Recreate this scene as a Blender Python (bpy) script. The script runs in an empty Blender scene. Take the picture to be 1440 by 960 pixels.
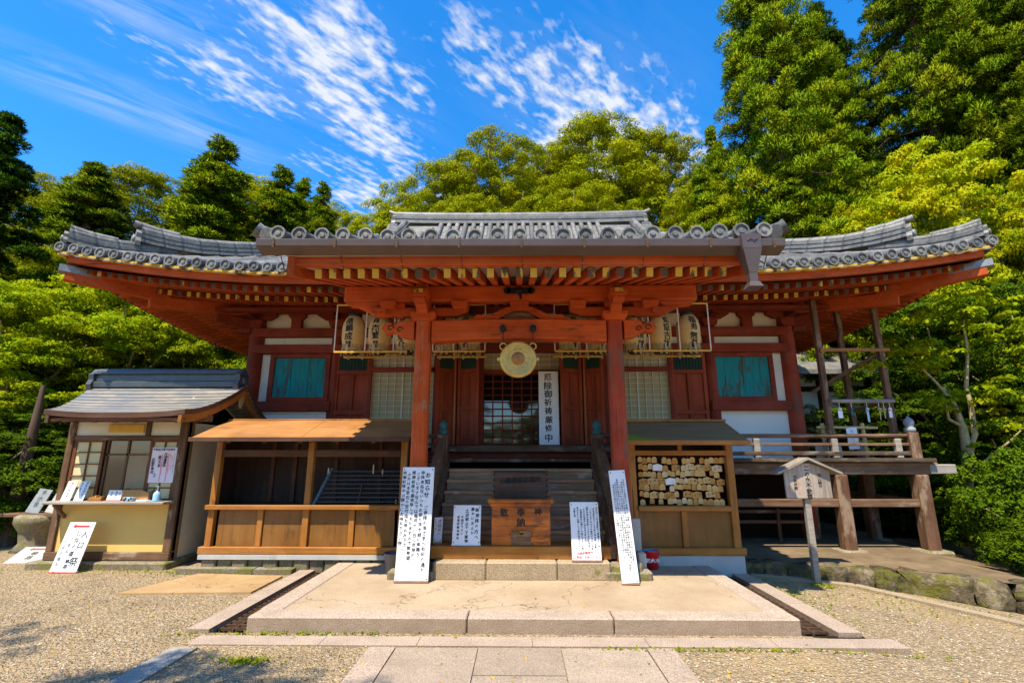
import bpy, math, random
import numpy as np
from mathutils import Vector, Matrix, Euler
random.seed(7); RNG = np.random.default_rng(7)
SC = bpy.context.scene
COL = SC.collection
R = math.radians
# ------------------------------------------------------------------ camera, world, sun
cam_d = bpy.data.cameras.new('camera'); cam = bpy.data.objects.new('camera', cam_d); COL.objects.link(cam)
cam.location = (0, 0, 1.6); cam.rotation_euler = (R(90 + 13.06), 0, R(0.90))
cam_d.sensor_width = 36; cam_d.lens = 17.25; cam_d.clip_start = 0.05; cam_d.clip_end = 2000
SC.camera = cam
SUN_DIR = Vector((0.25, 0.47, -1.0)).normalized()      # direction the light travels
sun_el = math.asin(-SUN_DIR.z); sun_az = math.atan2(-SUN_DIR.x, -SUN_DIR.y)   # azimuth clockwise from +Y
sun_d = bpy.data.lights.new('sun', 'SUN'); sun = bpy.data.objects.new('sun', sun_d); COL.objects.link(sun)
sun_d.energy = 3.45; sun_d.angle = R(0.53); sun_d.color = (1.0, 0.91, 0.74)
sun.rotation_euler = SUN_DIR.to_track_quat('-Z', 'Y').to_euler(); sun.location = (-10, -12, 40)
SC.view_settings.view_transform = 'Standard'; SC.view_settings.look = 'None'
SC.view_settings.exposure = 1.25; SC.view_settings.gamma = 1.0; SC.view_settings.use_curve_mapping = False
SC.render.engine = 'CYCLES'
SC.cycles.max_bounces = 9; SC.cycles.diffuse_bounces = 8; SC.cycles.transparent_max_bounces = 6
SC.cycles.glossy_bounces = 2; SC.cycles.caustics_reflective = False; SC.cycles.caustics_refractive = False
SC.cycles.use_denoising = True
SC.render.use_persistent_data = False

W = bpy.data.worlds.new('World'); SC.world = W; W.use_nodes = True
def world_nodes():
    nt = W.node_tree; N = nt.nodes; L = nt.links; N.clear()
    def n(t, **k):
        x = N.new(t)
        for a, b in k.items(): setattr(x, a, b)
        return x
    def M(op, a, b=None, c=None, clamp=False):
        x = n('ShaderNodeMath', operation=op, use_clamp=clamp)
        for i, v in enumerate((a, b, c)):
            if v is None: continue
            if isinstance(v, (int, float)): x.inputs[i].default_value = v
            else: L.new(v, x.inputs[i])
        return x.outputs[0]
    out = n('ShaderNodeOutputWorld')
    sky = n('ShaderNodeTexSky', sky_type='NISHITA', sun_disc=False)
    sky.sun_elevation = sun_el; sky.sun_rotation = sun_az; sky.air_density = 1.0; sky.dust_density = 0.35; sky.ozone_density = 5.5
    hs = n('ShaderNodeHueSaturation'); hs.inputs['Saturation'].default_value = 1.32; hs.inputs['Hue'].default_value = 0.50
    L.new(sky.outputs[0], hs.inputs['Color'])
    bg = n('ShaderNodeBackground'); bg.inputs[1].default_value = 0.138; L.new(hs.outputs[0], bg.inputs[0])
    tc = n('ShaderNodeTexCoord'); sp = n('ShaderNodeSeparateXYZ'); L.new(tc.outputs['Generated'], sp.inputs[0])
    zz = M('MAXIMUM', sp.outputs[2], 0.06)
    cx = M('DIVIDE', sp.outputs[0], zz); cy = M('DIVIDE', sp.outputs[1], zz)
    P = n('ShaderNodeCombineXYZ'); L.new(cx, P.inputs[0]); L.new(cy, P.inputs[1])
    # warp the coordinates a little
    def noise(vec, scale, detail, rough, dist=0.0):
        x = n('ShaderNodeTexNoise'); x.inputs['Scale'].default_value = scale; x.inputs['Detail'].default_value = detail
        x.inputs['Roughness'].default_value = rough; x.inputs['Distortion'].default_value = dist; L.new(vec, x.inputs['Vector']); return x.outputs[0]
    def mapping(vec, loc, rot, scl):
        a = n('ShaderNodeMapping', vector_type='TEXTURE'); a.inputs['Location'].default_value = loc
        a.inputs['Rotation'].default_value = (0, 0, rot); a.inputs['Scale'].default_value = scl; L.new(vec, a.inputs[0]); return a.outputs[0]
    def band(x0, y0, x1, y1, wid, amp):
        # soft elongated patch between two points of the cloud plane
        ang = math.atan2(y1 - y0, x1 - x0); ln = math.hypot(x1 - x0, y1 - y0) / 2
        v = mapping(P.outputs[0], ((x0 + x1) / 2, (y0 + y1) / 2, 0), ang, (ln * 1.25, wid, 1))
        ln_ = n('ShaderNodeVectorMath', operation='LENGTH'); L.new(v, ln_.inputs[0])
        mr = n('ShaderNodeMapRange', interpolation_type='SMOOTHSTEP'); mr.inputs['From Min'].default_value = 1.0
        mr.inputs['From Max'].default_value = 0.0; mr.inputs['To Min'].default_value = 0; mr.inputs['To Max'].default_value = amp
        L.new(ln_.outputs['Value'], mr.inputs['Value']); return mr.outputs[0]
    def total(lst):
        a = lst[0]
        for b in lst[1:]: a = M('MAXIMUM', a, b)
        return a
    wv = noise(P.outputs[0], 1.6, 2.0, 0.5, 0.0)
    cov = total([band(-.66, .66, -.36, 1.75, .20, 1.0), band(-.52, .75, -.28, 1.35, .20, .80), band(-.80, 1.35, -.25, 2.4, .34, .72),
                 band(-.22, .85, .10, 1.35, .18, .60), band(-.15, .95, .62, 1.62, .34, .80), band(.0, 1.15, .66, 1.85, .42, 1.2),
                 band(-1.15, 1.55, -.62, 2.3, .20, .60), band(-.48, 1.3, -.1, 2.3, .24, .66), band(-1.0, .85, -.60, 1.35, .22, .62)])
    rip = noise(mapping(P.outputs[0], (0, 0, 0), R(52), (1.9, 1.0, 1)), 31.0, 3.0, 0.52, 0.12)
    cells = noise(mapping(P.outputs[0], (4, 2, 0), R(60), (2.2, 1.0, 1)), 11.0, 5.0, 0.6, 0.3)
    big = noise(P.outputs[0], 4.2, 3.0, 0.55, 0.2)
    s = M('ADD', M('ADD', M('MULTIPLY', rip, 2.3), M('MULTIPLY', cells, 1.5)), M('MULTIPLY', big, 1.0))
    d = M('SUBTRACT', M('ADD', s, M('MULTIPLY', cov, 1.0)), 2.66)
    m1 = M('POWER', M('MULTIPLY', d, 1.25, clamp=True), 1.2)
    m1 = M('MULTIPLY', m1, M('MULTIPLY', cov, 3.0, clamp=True))
    wisp = noise(mapping(P.outputs[0], (0, 0, 0), R(42), (1.9, .38, 1)), 4.5, 7.0, 0.66, 0.9)
    cov2 = total([band(-1.45, .92, -.75, 1.62, .20, 1.0), band(-1.15, .62, -.62, 1.15, .18, .9), band(-.9, .7, -.3, 1.6, .45, .35), band(-.1, .9, .5, 1.6, .45, .35)])
    m2 = M('MULTIPLY', M('MULTIPLY', M('SUBTRACT', wisp, 0.36), 1.9, clamp=True), M('MULTIPLY', cov2, 0.62))
    mask = M('MAXIMUM', M('MULTIPLY', m1, 0.90), m2)
    bc = n('ShaderNodeBackground'); bc.inputs[0].default_value = (0.93, 0.96, 1.0, 1); bc.inputs[1].default_value = 0.42
    mx = n('ShaderNodeMixShader'); L.new(mask, mx.inputs[0]); L.new(bg.outputs[0], mx.inputs[1]); L.new(bc.outputs[0], mx.inputs[2])
    L.new(mx.outputs[0], out.inputs[0])
world_nodes()

# ------------------------------------------------------------------ node materials
def srgb(h):
    h = h.lstrip('#'); c = [int(h[i:i+2], 16) / 255 for i in (0, 2, 4)]
    return tuple((x / 12.92 if x <= .04045 else ((x + .055) / 1.055) ** 2.4) for x in c)
class MatB:
    def __init__(s, name):
        s.m = bpy.data.materials.new(name); s.m.use_nodes = True; s.nt = s.m.node_tree; s.N = s.nt.nodes; s.L = s.nt.links
        s.p = s.N['Principled BSDF']; s.tc = s.N.new('ShaderNodeTexCoord')
    def mapv(s, scale=(1, 1, 1), loc=(0, 0, 0), src='Object'):
        a = s.N.new('ShaderNodeMapping'); a.inputs['Scale'].default_value = scale; a.inputs['Location'].default_value = loc
        s.L.new(s.tc.outputs[src], a.inputs[0]); return a.outputs[0]
    def noise(s, vec, scale, detail=3, rough=.55, dist=0):
        x = s.N.new('ShaderNodeTexNoise'); x.inputs['Scale'].default_value = scale; x.inputs['Detail'].default_value = detail
        x.inputs['Roughness'].default_value = rough; x.inputs['Distortion'].default_value = dist; s.L.new(vec, x.inputs['Vector']); return x.outputs[0]
    def vor(s, vec, scale, out='Distance', feature='F1', rnd=1.0):
        x = s.N.new('ShaderNodeTexVoronoi'); x.feature = feature; x.inputs['Scale'].default_value = scale
        x.inputs['Randomness'].default_value = rnd; s.L.new(vec, x.inputs['Vector']); return x.outputs[out]
    def ramp(s, fac, stops):
        r = s.N.new('ShaderNodeValToRGB'); s.L.new(fac, r.inputs[0]); e = r.color_ramp.elements
        while len(e) < len(stops): e.new(0.5)
        for i, (p, c) in enumerate(stops):
            e[i].position = p; e[i].color = (c, c, c, 1) if isinstance(c, (int, float)) else (*c, 1)
        return r.outputs[0]
    def mix(s, fac, a, b, mode='MIX'):
        x = s.N.new('ShaderNodeMix'); x.data_type = 'RGBA'; x.blend_type = mode
        for i, v in ((0, fac), (6, a), (7, b)):
            if isinstance(v, (int, float)): x.inputs[i].default_value = v
            elif isinstance(v, tuple): x.inputs[i].default_value = (*v, 1)
            else: s.L.new(v, x.inputs[i])
        return x.outputs[2]
    def math(s, op, a, b=None, clamp=False):
        x = s.N.new('ShaderNodeMath'); x.operation = op; x.use_clamp = clamp
        for i, v in enumerate((a, b)):
            if v is None: continue
            if isinstance(v, (int, float)): x.inputs[i].default_value = v
            else: s.L.new(v, x.inputs[i])
        return x.outputs[0]
    def bump(s, h, strength=.3, dist=.01):
        b = s.N.new('ShaderNodeBump'); b.inputs['Strength'].default_value = strength; b.inputs['Distance'].default_value = dist
        s.L.new(h, b.inputs['Height']); s.L.new(b.outputs[0], s.p.inputs['Normal'])
    def fin(s, col, rough=.8, spec=.3, metal=0):
        if isinstance(col, tuple): s.p.inputs['Base Color'].default_value = (*col, 1)
        else: s.L.new(col, s.p.inputs['Base Color'])
        if isinstance(rough, (int, float)): s.p.inputs['Roughness'].default_value = rough
        else: s.L.new(rough, s.p.inputs['Roughness'])
        s.p.inputs['Specular IOR Level'].default_value = spec; s.p.inputs['Metallic'].default_value = metal
        return s.m
def sc(c, f): return tuple(min(1, x * f) for x in c)
def wood(name, c1, c2, axis='x', grain=30, worn=None, wornamt=.5, rough=.75, spec=.25, island=True, plank=None):
    b = MatB(name); k = {'x': (.06, 1, 1), 'y': (1, .06, 1), 'z': (1, 1, .06)}[axis]
    v = b.mapv(k)
    g = b.noise(v, grain, 5, .6, .5); big = b.noise(b.mapv(), 2.3, 4, .6)
    col = b.mix(b.ramp(g, [(.33, 0.0), (.68, 1.0)]), c1, c2)
    col = b.mix(b.ramp(big, [(.35, .55), (.7, 0.0)]), col, sc(c1, .6))
    if worn:
        w = b.noise(b.mapv({'x': (.35, 1, 1), 'y': (1, .35, 1), 'z': (1, 1, .35)}[axis], (3, 1, 2)), 5, 6, .72)
        col = b.mix(b.ramp(w, [(.62 - .2 * wornamt, 0.0), (.70 - .2 * wornamt, .85)]), col, worn)
    cr = b.noise(b.mapv({'x': (.012, 1, 1), 'y': (1, .012, 1), 'z': (1, 1, .012)}[axis], (6, 1, 8)), 34, 2, .5); fade = b.noise(b.mapv(loc=(8, 4, 2)), 1.3, 5, .65)
    col = b.mix(b.ramp(fade, [(.45, 0.0), (.75, .35)]), col, tuple(min(1, x*1.15+.06) for x in c2))
    col = b.mix(b.ramp(cr, [(.26, .8), (.30, 0.0)]), col, sc(c1, .2))
    fn = b.noise(b.mapv({'x': (.02, 1, 1), 'y': (1, .02, 1), 'z': (1, 1, .02)}[axis], (1, 5, 3)), grain*2.6, 3, .7)
    col = b.mix(b.ramp(fn, [(.60, 0.0), (.70, .45)]), col, sc(c1, .35))
    geo = b.N.new('ShaderNodeNewGeometry')
    col = b.mix(1.0, col, b.ramp(geo.outputs['Random Per Island'], [(0, .78), (1, 1.14)]), 'MULTIPLY')
    b.bump(b.math('ADD', g, fn), .45, .006)
    return b.fin(col, rough, spec)
def plain(name, c, var=.15, scale=6, rough=.7, spec=.3, metal=0, bump=.1, stain=None, stainamt=.4):
    b = MatB(name); n1 = b.noise(b.mapv(), scale, 5, .6)
    col = b.mix(b.ramp(n1, [(.3, 0.0), (.7, 1.0)]), sc(c, 1 - var), sc(c, 1 + var))
    if stain:
        n2 = b.noise(b.mapv((1, 1, .5), (4, 4, 4)), 3.2, 6, .7); col = b.mix(b.ramp(n2, [(.66 - .2 * stainamt, 0.0), (.8 - .2 * stainamt, .8)]), col, stain)
    if bump: b.bump(b.noise(b.mapv(), scale * 6, 4, .6), bump * 2, .005)
    return b.fin(col, rough, spec, metal)
def granite(name, c, moss=.0, spk=90, dirt=.35, grime=.55):
    b = MatB(name); n1 = b.noise(b.mapv(), spk, 2, .7); n2 = b.noise(b.mapv(), 2.6, 6, .65)
    col = b.mix(b.ramp(n1, [(.38, 0.0), (.62, 1.0)]), sc(c, .62), sc(c, 1.28))
    col = b.mix(b.ramp(n2, [(.42, 0.0), (.72, dirt)]), col, sc(c, .38))
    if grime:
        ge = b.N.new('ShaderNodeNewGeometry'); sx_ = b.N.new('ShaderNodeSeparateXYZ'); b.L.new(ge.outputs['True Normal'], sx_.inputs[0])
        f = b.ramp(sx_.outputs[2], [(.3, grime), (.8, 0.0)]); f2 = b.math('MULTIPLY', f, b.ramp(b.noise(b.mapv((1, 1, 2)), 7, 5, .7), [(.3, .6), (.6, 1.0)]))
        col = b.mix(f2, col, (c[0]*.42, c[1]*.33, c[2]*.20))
    if moss:
        n3 = b.noise(b.mapv(loc=(7, 3, 1)), 4.5, 7, .75); col = b.mix(b.ramp(n3, [(.62 - .25 * moss, 0.0), (.70 - .25 * moss, .8)]), col, (.13, .13, .02))
    b.bump(b.math('ADD', n1, b.noise(b.mapv(), 14, 5, .65)), .5, .008)
    geo = b.N.new('ShaderNodeNewGeometry'); col = b.mix(1.0, col, b.ramp(geo.outputs['Random Per Island'], [(0, .85), (1, 1.12)]), 'MULTIPLY')
    return b.fin(col, .85, .25)

MT = {}
VR = (.62, .112, .014); VR2 = (.45, .065, .010)
MT['verm_x'] = wood('vermilion_wood_x', VR2, VR, 'x', 26, (.16, .035, .012), .10)
MT['verm_y'] = wood('vermilion_wood_y', VR2, VR, 'y', 26, (.16, .035, .012), .10)
MT['verm_z'] = wood('vermilion_wood_z', VR2, VR, 'z', 26, (.30, .15, .09), .35)
MT['dred_z'] = wood('old_red_wood_z', (.19, .026, .008), (.30, .042, .012), 'z', 26, (.10, .03, .015), .2)
MT['dred_x'] = wood('old_red_wood_x', (.19, .026, .008), (.30, .042, .012), 'x', 26, (.10, .03, .015), .2)
MT['redpanel'] = wood('red_door_panel', (.26, .042, .012), (.37, .065, .020), 'z', 18, None)
MT['pillar_old'] = wood('peeled_red_pillar', (.30, .04, .014), (.40, .06, .02), 'z', 22, (.14, .075, .045), .55)
def endpaint(name, p0, p1):
    b = MatB(name); n = b.noise(b.mapv((1, 1, .15)), 7.3, 1, .5); g = b.noise(b.mapv(), 40, 4, .7)
    f = b.ramp(b.math('ADD', b.math('MULTIPLY', g, .28), b.math('MULTIPLY', n, .86)), [(p0, 0.0), (p1, 1.0)])
    return b.fin(b.mix(f, (.60, .36, .05), (.10, .065, .04)), .75, .2)
MT['yellow_end'] = endpaint('yellow_rafter_paint', .58, .63)
MT['worn_end'] = endpaint('worn_rafter_paint', .42, .50)
MT['weath_x'] = wood('weathered_brown_x', (.10, .05, .025), (.24, .13, .065), 'x', 24, (.27, .19, .12), .3, .85)
MT['stair_lit_x'] = wood('lit_worn_stair_wood', (.34, .175, .08), (.60, .36, .19), 'x', 24, (.62, .46, .31), .3, .7)  # veranda brown painted much brighter, so the shaded stairs carry light in colour
MT['weath_y'] = wood('weathered_brown_y', (.12, .058, .026), (.26, .14, .07), 'y', 24, (.28, .19, .12), .3, .85)
MT['weath_z'] = wood('weathered_brown_z', (.09, .04, .018), (.20, .10, .05), 'z', 24, (.27, .19, .12), .45, .85)
MT['deckend'] = wood('weathered_dark_x', (.05, .03, .018), (.12, .075, .045), 'x', 30, (.2, .17, .12), .4, .85)
MT['honey_x'] = wood('honey_wood_x', (.27, .095, .010), (.44, .17, .018), 'x', 22, (.10, .04, .012), .1, .55, .35)
MT['honey_z'] = wood('honey_wood_z', (.27, .095, .010), (.44, .17, .018), 'z', 22, (.10, .04, .012), .1, .55, .35)
MT['ply'] = wood('brown_ply_panel', (.21, .085, .010), (.29, .12, .014), 'z', 14, (.11, .045, .010), .25, .5, .35)
MT['shelterdark'] = wood('very_dark_wood', (.025, .012, .007), (.065, .03, .015), 'z', 16, (.05, .04, .02), .1, .7)  # very dark brown wood for shelter backs and distant timbers
MT['shelterbrown'] = wood('dark_brown_wood_x', (.07, .03, .015), (.13, .055, .025), 'x', 20, None, 0, .7)
MT['plankroof'] = wood('warm_plank_roof', (.34, .14, .035), (.52, .24, .07), 'x', 16, (.2, .11, .06), .15, .6, .35)
MT['offer'] = wood('offering_box_wood', (.34, .080, .008), (.62, .17, .012), 'x', 15, (.12, .035, .010), .6, .5, .35)
MT['offerdark'] = wood('dark_offering_wood', (.07, .03, .014), (.15, .07, .035), 'x', 18, (.04, .02, .01), .4, .6)
MT['palewood'] = wood('pale_wood', (.36, .25, .12), (.55, .40, .21), 'z', 22, None, 0, .7)
MT['shopwood_z'] = wood('shop_timber_z', (.10, .05, .022), (.20, .105, .05), 'z', 22, (.3, .22, .15), .35, .8)
MT['shopwood_x'] = wood('shop_timber_x', (.10, .05, .022), (.20, .105, .05), 'x', 22, (.3, .22, .15), .3, .8)
MT['shopred'] = wood('shop_reddish_frame', (.14, .045, .016), (.24, .08, .028), 'z', 22, None, 0, .7)
MT['postsign'] = wood('silvery_board', (.34, .27, .21), (.58, .48, .39), 'z', 20, (.42, .17, .05), .3, .8)
MT['greysilver'] = wood('silvery_timber', (.22, .18, .14), (.42, .36, .29), 'x', 24, None, 0, .8)
MT['plaster'] = plain('white_plaster', (.80, .72, .56), .06, 3, .9, .15, 0, .05, (.5, .42, .32), .25)
MT['plaster2'] = plain('pale_plaster', (.84, .78, .68), .04, 3, .9, .15, 0, .05, (.58, .55, .5), .2)
MT['shopplaster'] = plain('stained_plaster', (.88, .76, .50), .08, 3, .9, .15, 0, .1, (.30, .20, .10), .2)
MT['shopcream'] = plain('cream_board', (.74, .47, .13), .06, 2, .7, .25, 0, .03, (.60, .40, .16), .3)
MT['shoji'] = plain('yellowed_shoji_paper', (.66, .56, .30), .05, 5, .9, .1, 0, 0)
MT['latticepanel'] = plain('olive_lattice_panel', (.44, .36, .18), .08, 8, .8, .2, 0, 0)
MT['latticebar'] = plain('pale_lattice_bar', (.66, .60, .44), .08, 8, .8, .2, 0, 0)
MT['white'] = plain('white_sign_paint', (.82, .81, .79), .05, 3, .5, .35, 0, .05, (.60, .52, .40), .15)
MT['signmetal'] = plain('rusty_sign_edge', (.25, .13, .08), .3, 20, .7, .3)
MT['ink'] = plain('black_ink', (.012, .012, .012), .1, 5, .6, .3, 0, 0)
MT['red_ink'] = plain('red_ink', (.66, .03, .03), .1, 5, .6, .3, 0, 0)
MT['pink_ink'] = plain('pink_ink', (.75, .2, .27), .1, 5, .6, .3, 0, 0)
MT['gutter'] = plain('brown_metal_gutter', (.11, .075, .062), .12, 5, .42, .5, .25, .03)
MT['gold'] = plain('aged_gilt_bronze', (.66, .43, .10), .2, 9, .42, .5, .4, .06, (.46, .36, .14), .4)
MT['bronze'] = plain('dull_bronze', (.42, .18, .05), .3, 12, .45, .5, .6, .1)
MT['black'] = plain('black_iron', (.016, .015, .015), .2, 20, .5, .5, .3, .05)
MT['rust'] = plain('rusty_iron', (.10, .055, .032), .4, 20, .8, .3, .2, .1)
MT['rackmetal'] = plain('soot_metal', (.045, .045, .055), .3, 20, .4, .6, .6, .05)
MT['verdigris'] = plain('verdigris_bronze', (.035, .13, .12), .25, 14, .6, .4, .2, .05)
MT['greycap'] = plain('grey_stone_cap', (.24, .26, .27), .2, 14, .7, .3)
MT['lantern'] = plain('lantern_paper', (.72, .47, .18), .06, 5, .7, .25, 0, 0, (.55, .36, .13), .3)
MT['lanterndark'] = plain('lantern_hoop', (.03, .02, .015), .1, 5, .5, .4)
MT['tassel'] = plain('clear_rain_cover', (.42, .34, .17), .4, 40, .35, .5)
MT['cordyellow'] = plain('yellow_frame_paint', (.72, .40, .05), .1, 10, .6, .3, 0, 0)
MT['cordpale'] = plain('pale_frame_rod', (.72, .60, .45), .1, 10, .6, .3, 0, 0)
MT['redbucket'] = plain('red_bucket_paint', (.58, .015, .015), .05, 5, .35, .5, 0, 0)
MT['bluegrey'] = plain('blue_grey_tin', (.16, .27, .33), .1, 5, .5, .5, 0, 0)
MT['greyplastic'] = plain('grey_plastic', (.12, .12, .13), .1, 5, .5, .4, 0, 0)
MT['candle'] = plain('candle_wax', (.8, .62, .35), .05, 5, .5, .4, 0, 0)
MT['cardboard'] = plain('cardboard', (.40, .21, .08), .1, 8, .8, .2, 0, 0)
MT['blueplastic'] = plain('light_blue_bottle', (.33, .52, .66), .1, 8, .3, .5, 0, 0)
MT['paperpink'] = plain('pinkish_paper', (.80, .70, .73), .04, 5, .8, .2, 0, 0)
MT['bamboo'] = plain('bamboo', (.55, .40, .17), .15, 10, .5, .4, 0, .03)
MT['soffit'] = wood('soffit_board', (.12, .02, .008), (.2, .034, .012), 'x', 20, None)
MT['porchsoffit'] = plain('pale_soffit_board', (.50, .36, .28), .1, 6, .8, .2, 0, 0)
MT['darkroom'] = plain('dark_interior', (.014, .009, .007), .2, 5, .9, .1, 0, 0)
MT['concrete'] = plain('grey_concrete', (.42, .41, .37), .08, 5, .85, .2, 0, .15, (.25, .25, .24), .3)
MT['ema1'] = wood('new_plaque_wood', (.62, .38, .12), (.78, .52, .20), 'x', 20, None, 0, .7)
MT['ema2'] = wood('orange_plaque_wood', (.52, .24, .05), (.66, .36, .10), 'x', 20, None, 0, .7)
MT['ema3'] = wood('pale_plaque_wood', (.70, .50, .24), (.82, .64, .38), 'x', 20, None, 0, .7)
def teal():
    b = MatB('peeling_teal_paint'); v = b.mapv((1, 1, .07))
    g = b.noise(v, 34, 6, .7); w = b.noise(b.mapv((1, 1, .25), (2, 0, 5)), 5.5, 6, .75)
    col = b.mix(b.ramp(g, [(.35, 0.0), (.65, 1.0)]), (.012, .19, .19), (.02, .30, .29))
    col = b.mix(b.ramp(b.math('ADD', b.math('MULTIPLY', g, .45), b.math('MULTIPLY', w, .62)), [(.56, 0.0), (.60, .85)]), col, (.085, .06, .03))
    b.bump(g, .5, .006); return b.fin(col, .8, .2)
MT['teal'] = teal()
def darkgreen():
    b = MatB('dark_green_paint'); g = b.noise(b.mapv((1, 1, .07)), 34, 5, .7)
    return b.fin(b.mix(g, (.01, .03, .02), (.03, .07, .045)), .8, .2)
MT['dkgreen'] = darkgreen()
def glass():
    b = MatB('door_glass'); n1 = b.noise(b.mapv(), 3, 2, .5); b.bump(n1, .05, .01)
    return b.fin((.02, .022, .02), .04, 1.0)
MT['glass'] = glass()
def shopglass():
    b = MatB('shop_window_glass'); b.bump(b.noise(b.mapv(), 2, 2, .5), .05, .01)
    return b.fin(b.mix(b.noise(b.mapv((1, 1, .3)), 3, 4, .6), (.05, .028, .012), (.12, .075, .035)), .08, .7)
MT['shopglass'] = shopglass()
def tile():
    b = MatB('grey_roof_tile'); n1 = b.noise(b.mapv(), 3.2, 5, .6); n2 = b.noise(b.mapv((1, 1, 1)), 26, 3, .6)
    w = b.N.new('ShaderNodeTexWave'); w.wave_type = 'BANDS'; w.bands_direction = 'Y'; w.inputs['Scale'].default_value = 1.55
    w.inputs['Distortion'].default_value = .25; b.L.new(b.mapv(), w.inputs['Vector'])
    geo = b.N.new('ShaderNodeNewGeometry')
    col = b.mix(b.ramp(n1, [(.3, 0.0), (.7, 1.0)]), (.115, .108, .095), (.26, .24, .205))
    col = b.mix(b.ramp(n2, [(.4, 0.0), (.75, .6)]), col, (.05, .05, .048))
    col = b.mix(1.0, col, b.ramp(geo.outputs['Random Per Island'], [(0, .58), (.5, .95), (1, 1.32)]), 'MULTIPLY')
    n4 = b.noise(b.mapv(loc=(3, 3, 3)), 6, 7, .75); col = b.mix(b.ramp(n4, [(.56, 0.0), (.66, .55)]), col, (.30, .29, .23)); col = b.mix(b.ramp(n4, [(.33, .6), (.42, 0.0)]), col, (.045, .045, .04))
    col = b.mix(b.ramp(w.outputs[1], [(.0, .65), (.08, 0.0)]), col, (.05, .05, .055))
    b.bump(b.math('ADD', n2, b.ramp(w.outputs[1], [(0, 0.0), (.12, 1.0)])), .45, .012)
    return b.fin(col, .5, .45)
MT['tile'] = tile()
def copper():
    b = MatB('weathered_shingle_roof'); n1 = b.noise(b.mapv((.5, 1, 1)), 5, 6, .7)
    w = b.N.new('ShaderNodeTexWave'); w.wave_type = 'BANDS'; w.bands_direction = 'Y'; w.inputs['Scale'].default_value = 3.0; w.inputs['Distortion'].default_value = .5
    w.inputs['Detail Scale'].default_value = 3.0; b.L.new(b.mapv(), w.inputs['Vector'])
    col = b.mix(b.ramp(n1, [(.35, 0.0), (.65, 1.0)]), (.15, .165, .175), (.33, .28, .22))
    col = b.mix(b.ramp(w.outputs[1], [(.1, .8), (.35, 0.0)]), col, (.05, .05, .05))
    b.bump(w.outputs[1], .6, .02); return b.fin(col, .38, .5)
MT['shingle'] = copper()
MT['ridgecopper'] = plain('dark_copper_ridge', (.06, .07, .075), .2, 6, .45, .5, .2, .05)
MT['mossroof'] = None
def mossroof():
    b = MatB('mossy_plank_roof'); g = b.noise(b.mapv((.1, 1, 1)), 18, 5, .6); col = b.mix(g, (.14, .085, .035), (.33, .20, .09))
    sp = b.N.new('ShaderNodeSeparateXYZ'); b.L.new(b.tc.outputs['Object'], sp.inputs[0])
    n = b.noise(b.mapv(), 4, 4, .6)
    f = b.math('ADD', b.math('MULTIPLY', sp.outputs[0], -1.0), b.math('MULTIPLY', n, .5))
    f2 = b.math('ADD', b.math('MULTIPLY', sp.outputs[1], -2.2), -1.72)
    col = b.mix(b.ramp(b.math('ADD', b.math('ADD', f, f2), 0.0), [(.0, 0.0), (.3, .9)]), col, (.22, .30, .015))
    b.bump(g, .4, .006); return b.fin(col, .8, .2)
MT['mossroof'] = mossroof()
def gravel():
    b = MatB('tan_gravel'); v = b.mapv()
    d1 = b.vor(v, 34, 'Distance'); c1 = b.vor(v, 34, 'Color'); d2 = b.vor(v, 85, 'Distance'); c2 = b.vor(v, 85, 'Color')
    big = b.noise(v, .7, 5, .6); mid = b.noise(v, 4, 5, .65)
    hv = b.N.new('ShaderNodeRGBToBW'); b.L.new(c1, hv.inputs[0]); hv2 = b.N.new('ShaderNodeRGBToBW'); b.L.new(c2, hv2.inputs[0])
    col = b.ramp(hv.outputs[0], [(.15, (.33, .22, .11)), (.45, (.50, .35, .19)), (.75, (.64, .48, .28)), (.95, (.40, .30, .19))])
    col2 = b.ramp(hv2.outputs[0], [(.1, (.30, .20, .10)), (.5, (.52, .38, .21)), (.9, (.68, .54, .34))])
    col = b.mix(.5, col, col2)
    col = b.mix(b.ramp(d1, [(.30, 0.0), (.75, .55)]), col, (.17, .13, .09))
    col = b.mix(b.ramp(mid, [(.52, 0.0), (.75, .35)]), col, (.30, .20, .09))
    col = b.mix(b.ramp(big, [(.48, 0.0), (.66, .6)]), col, (.50, .35, .17)); col = b.mix(b.ramp(b.noise(b.mapv(loc=(9, 2, 0)), 1.6, 6, .7), [(.52, 0.0), (.66, .45)]), col, (.22, .16, .09))
    mo = b.noise(b.mapv(loc=(5, 5, 0)), 2.6, 7, .8); col = b.mix(b.ramp(mo, [(.66, 0.0), (.74, .6)]), col, (.22, .20, .03))
    h = b.math('ADD', b.math('MULTIPLY', d1, -1.0), b.math('MULTIPLY', d2, -.6)); b.bump(h, 1.0, .03)
    return b.fin(col, .9, .2)
MT['gravel'] = gravel()
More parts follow.
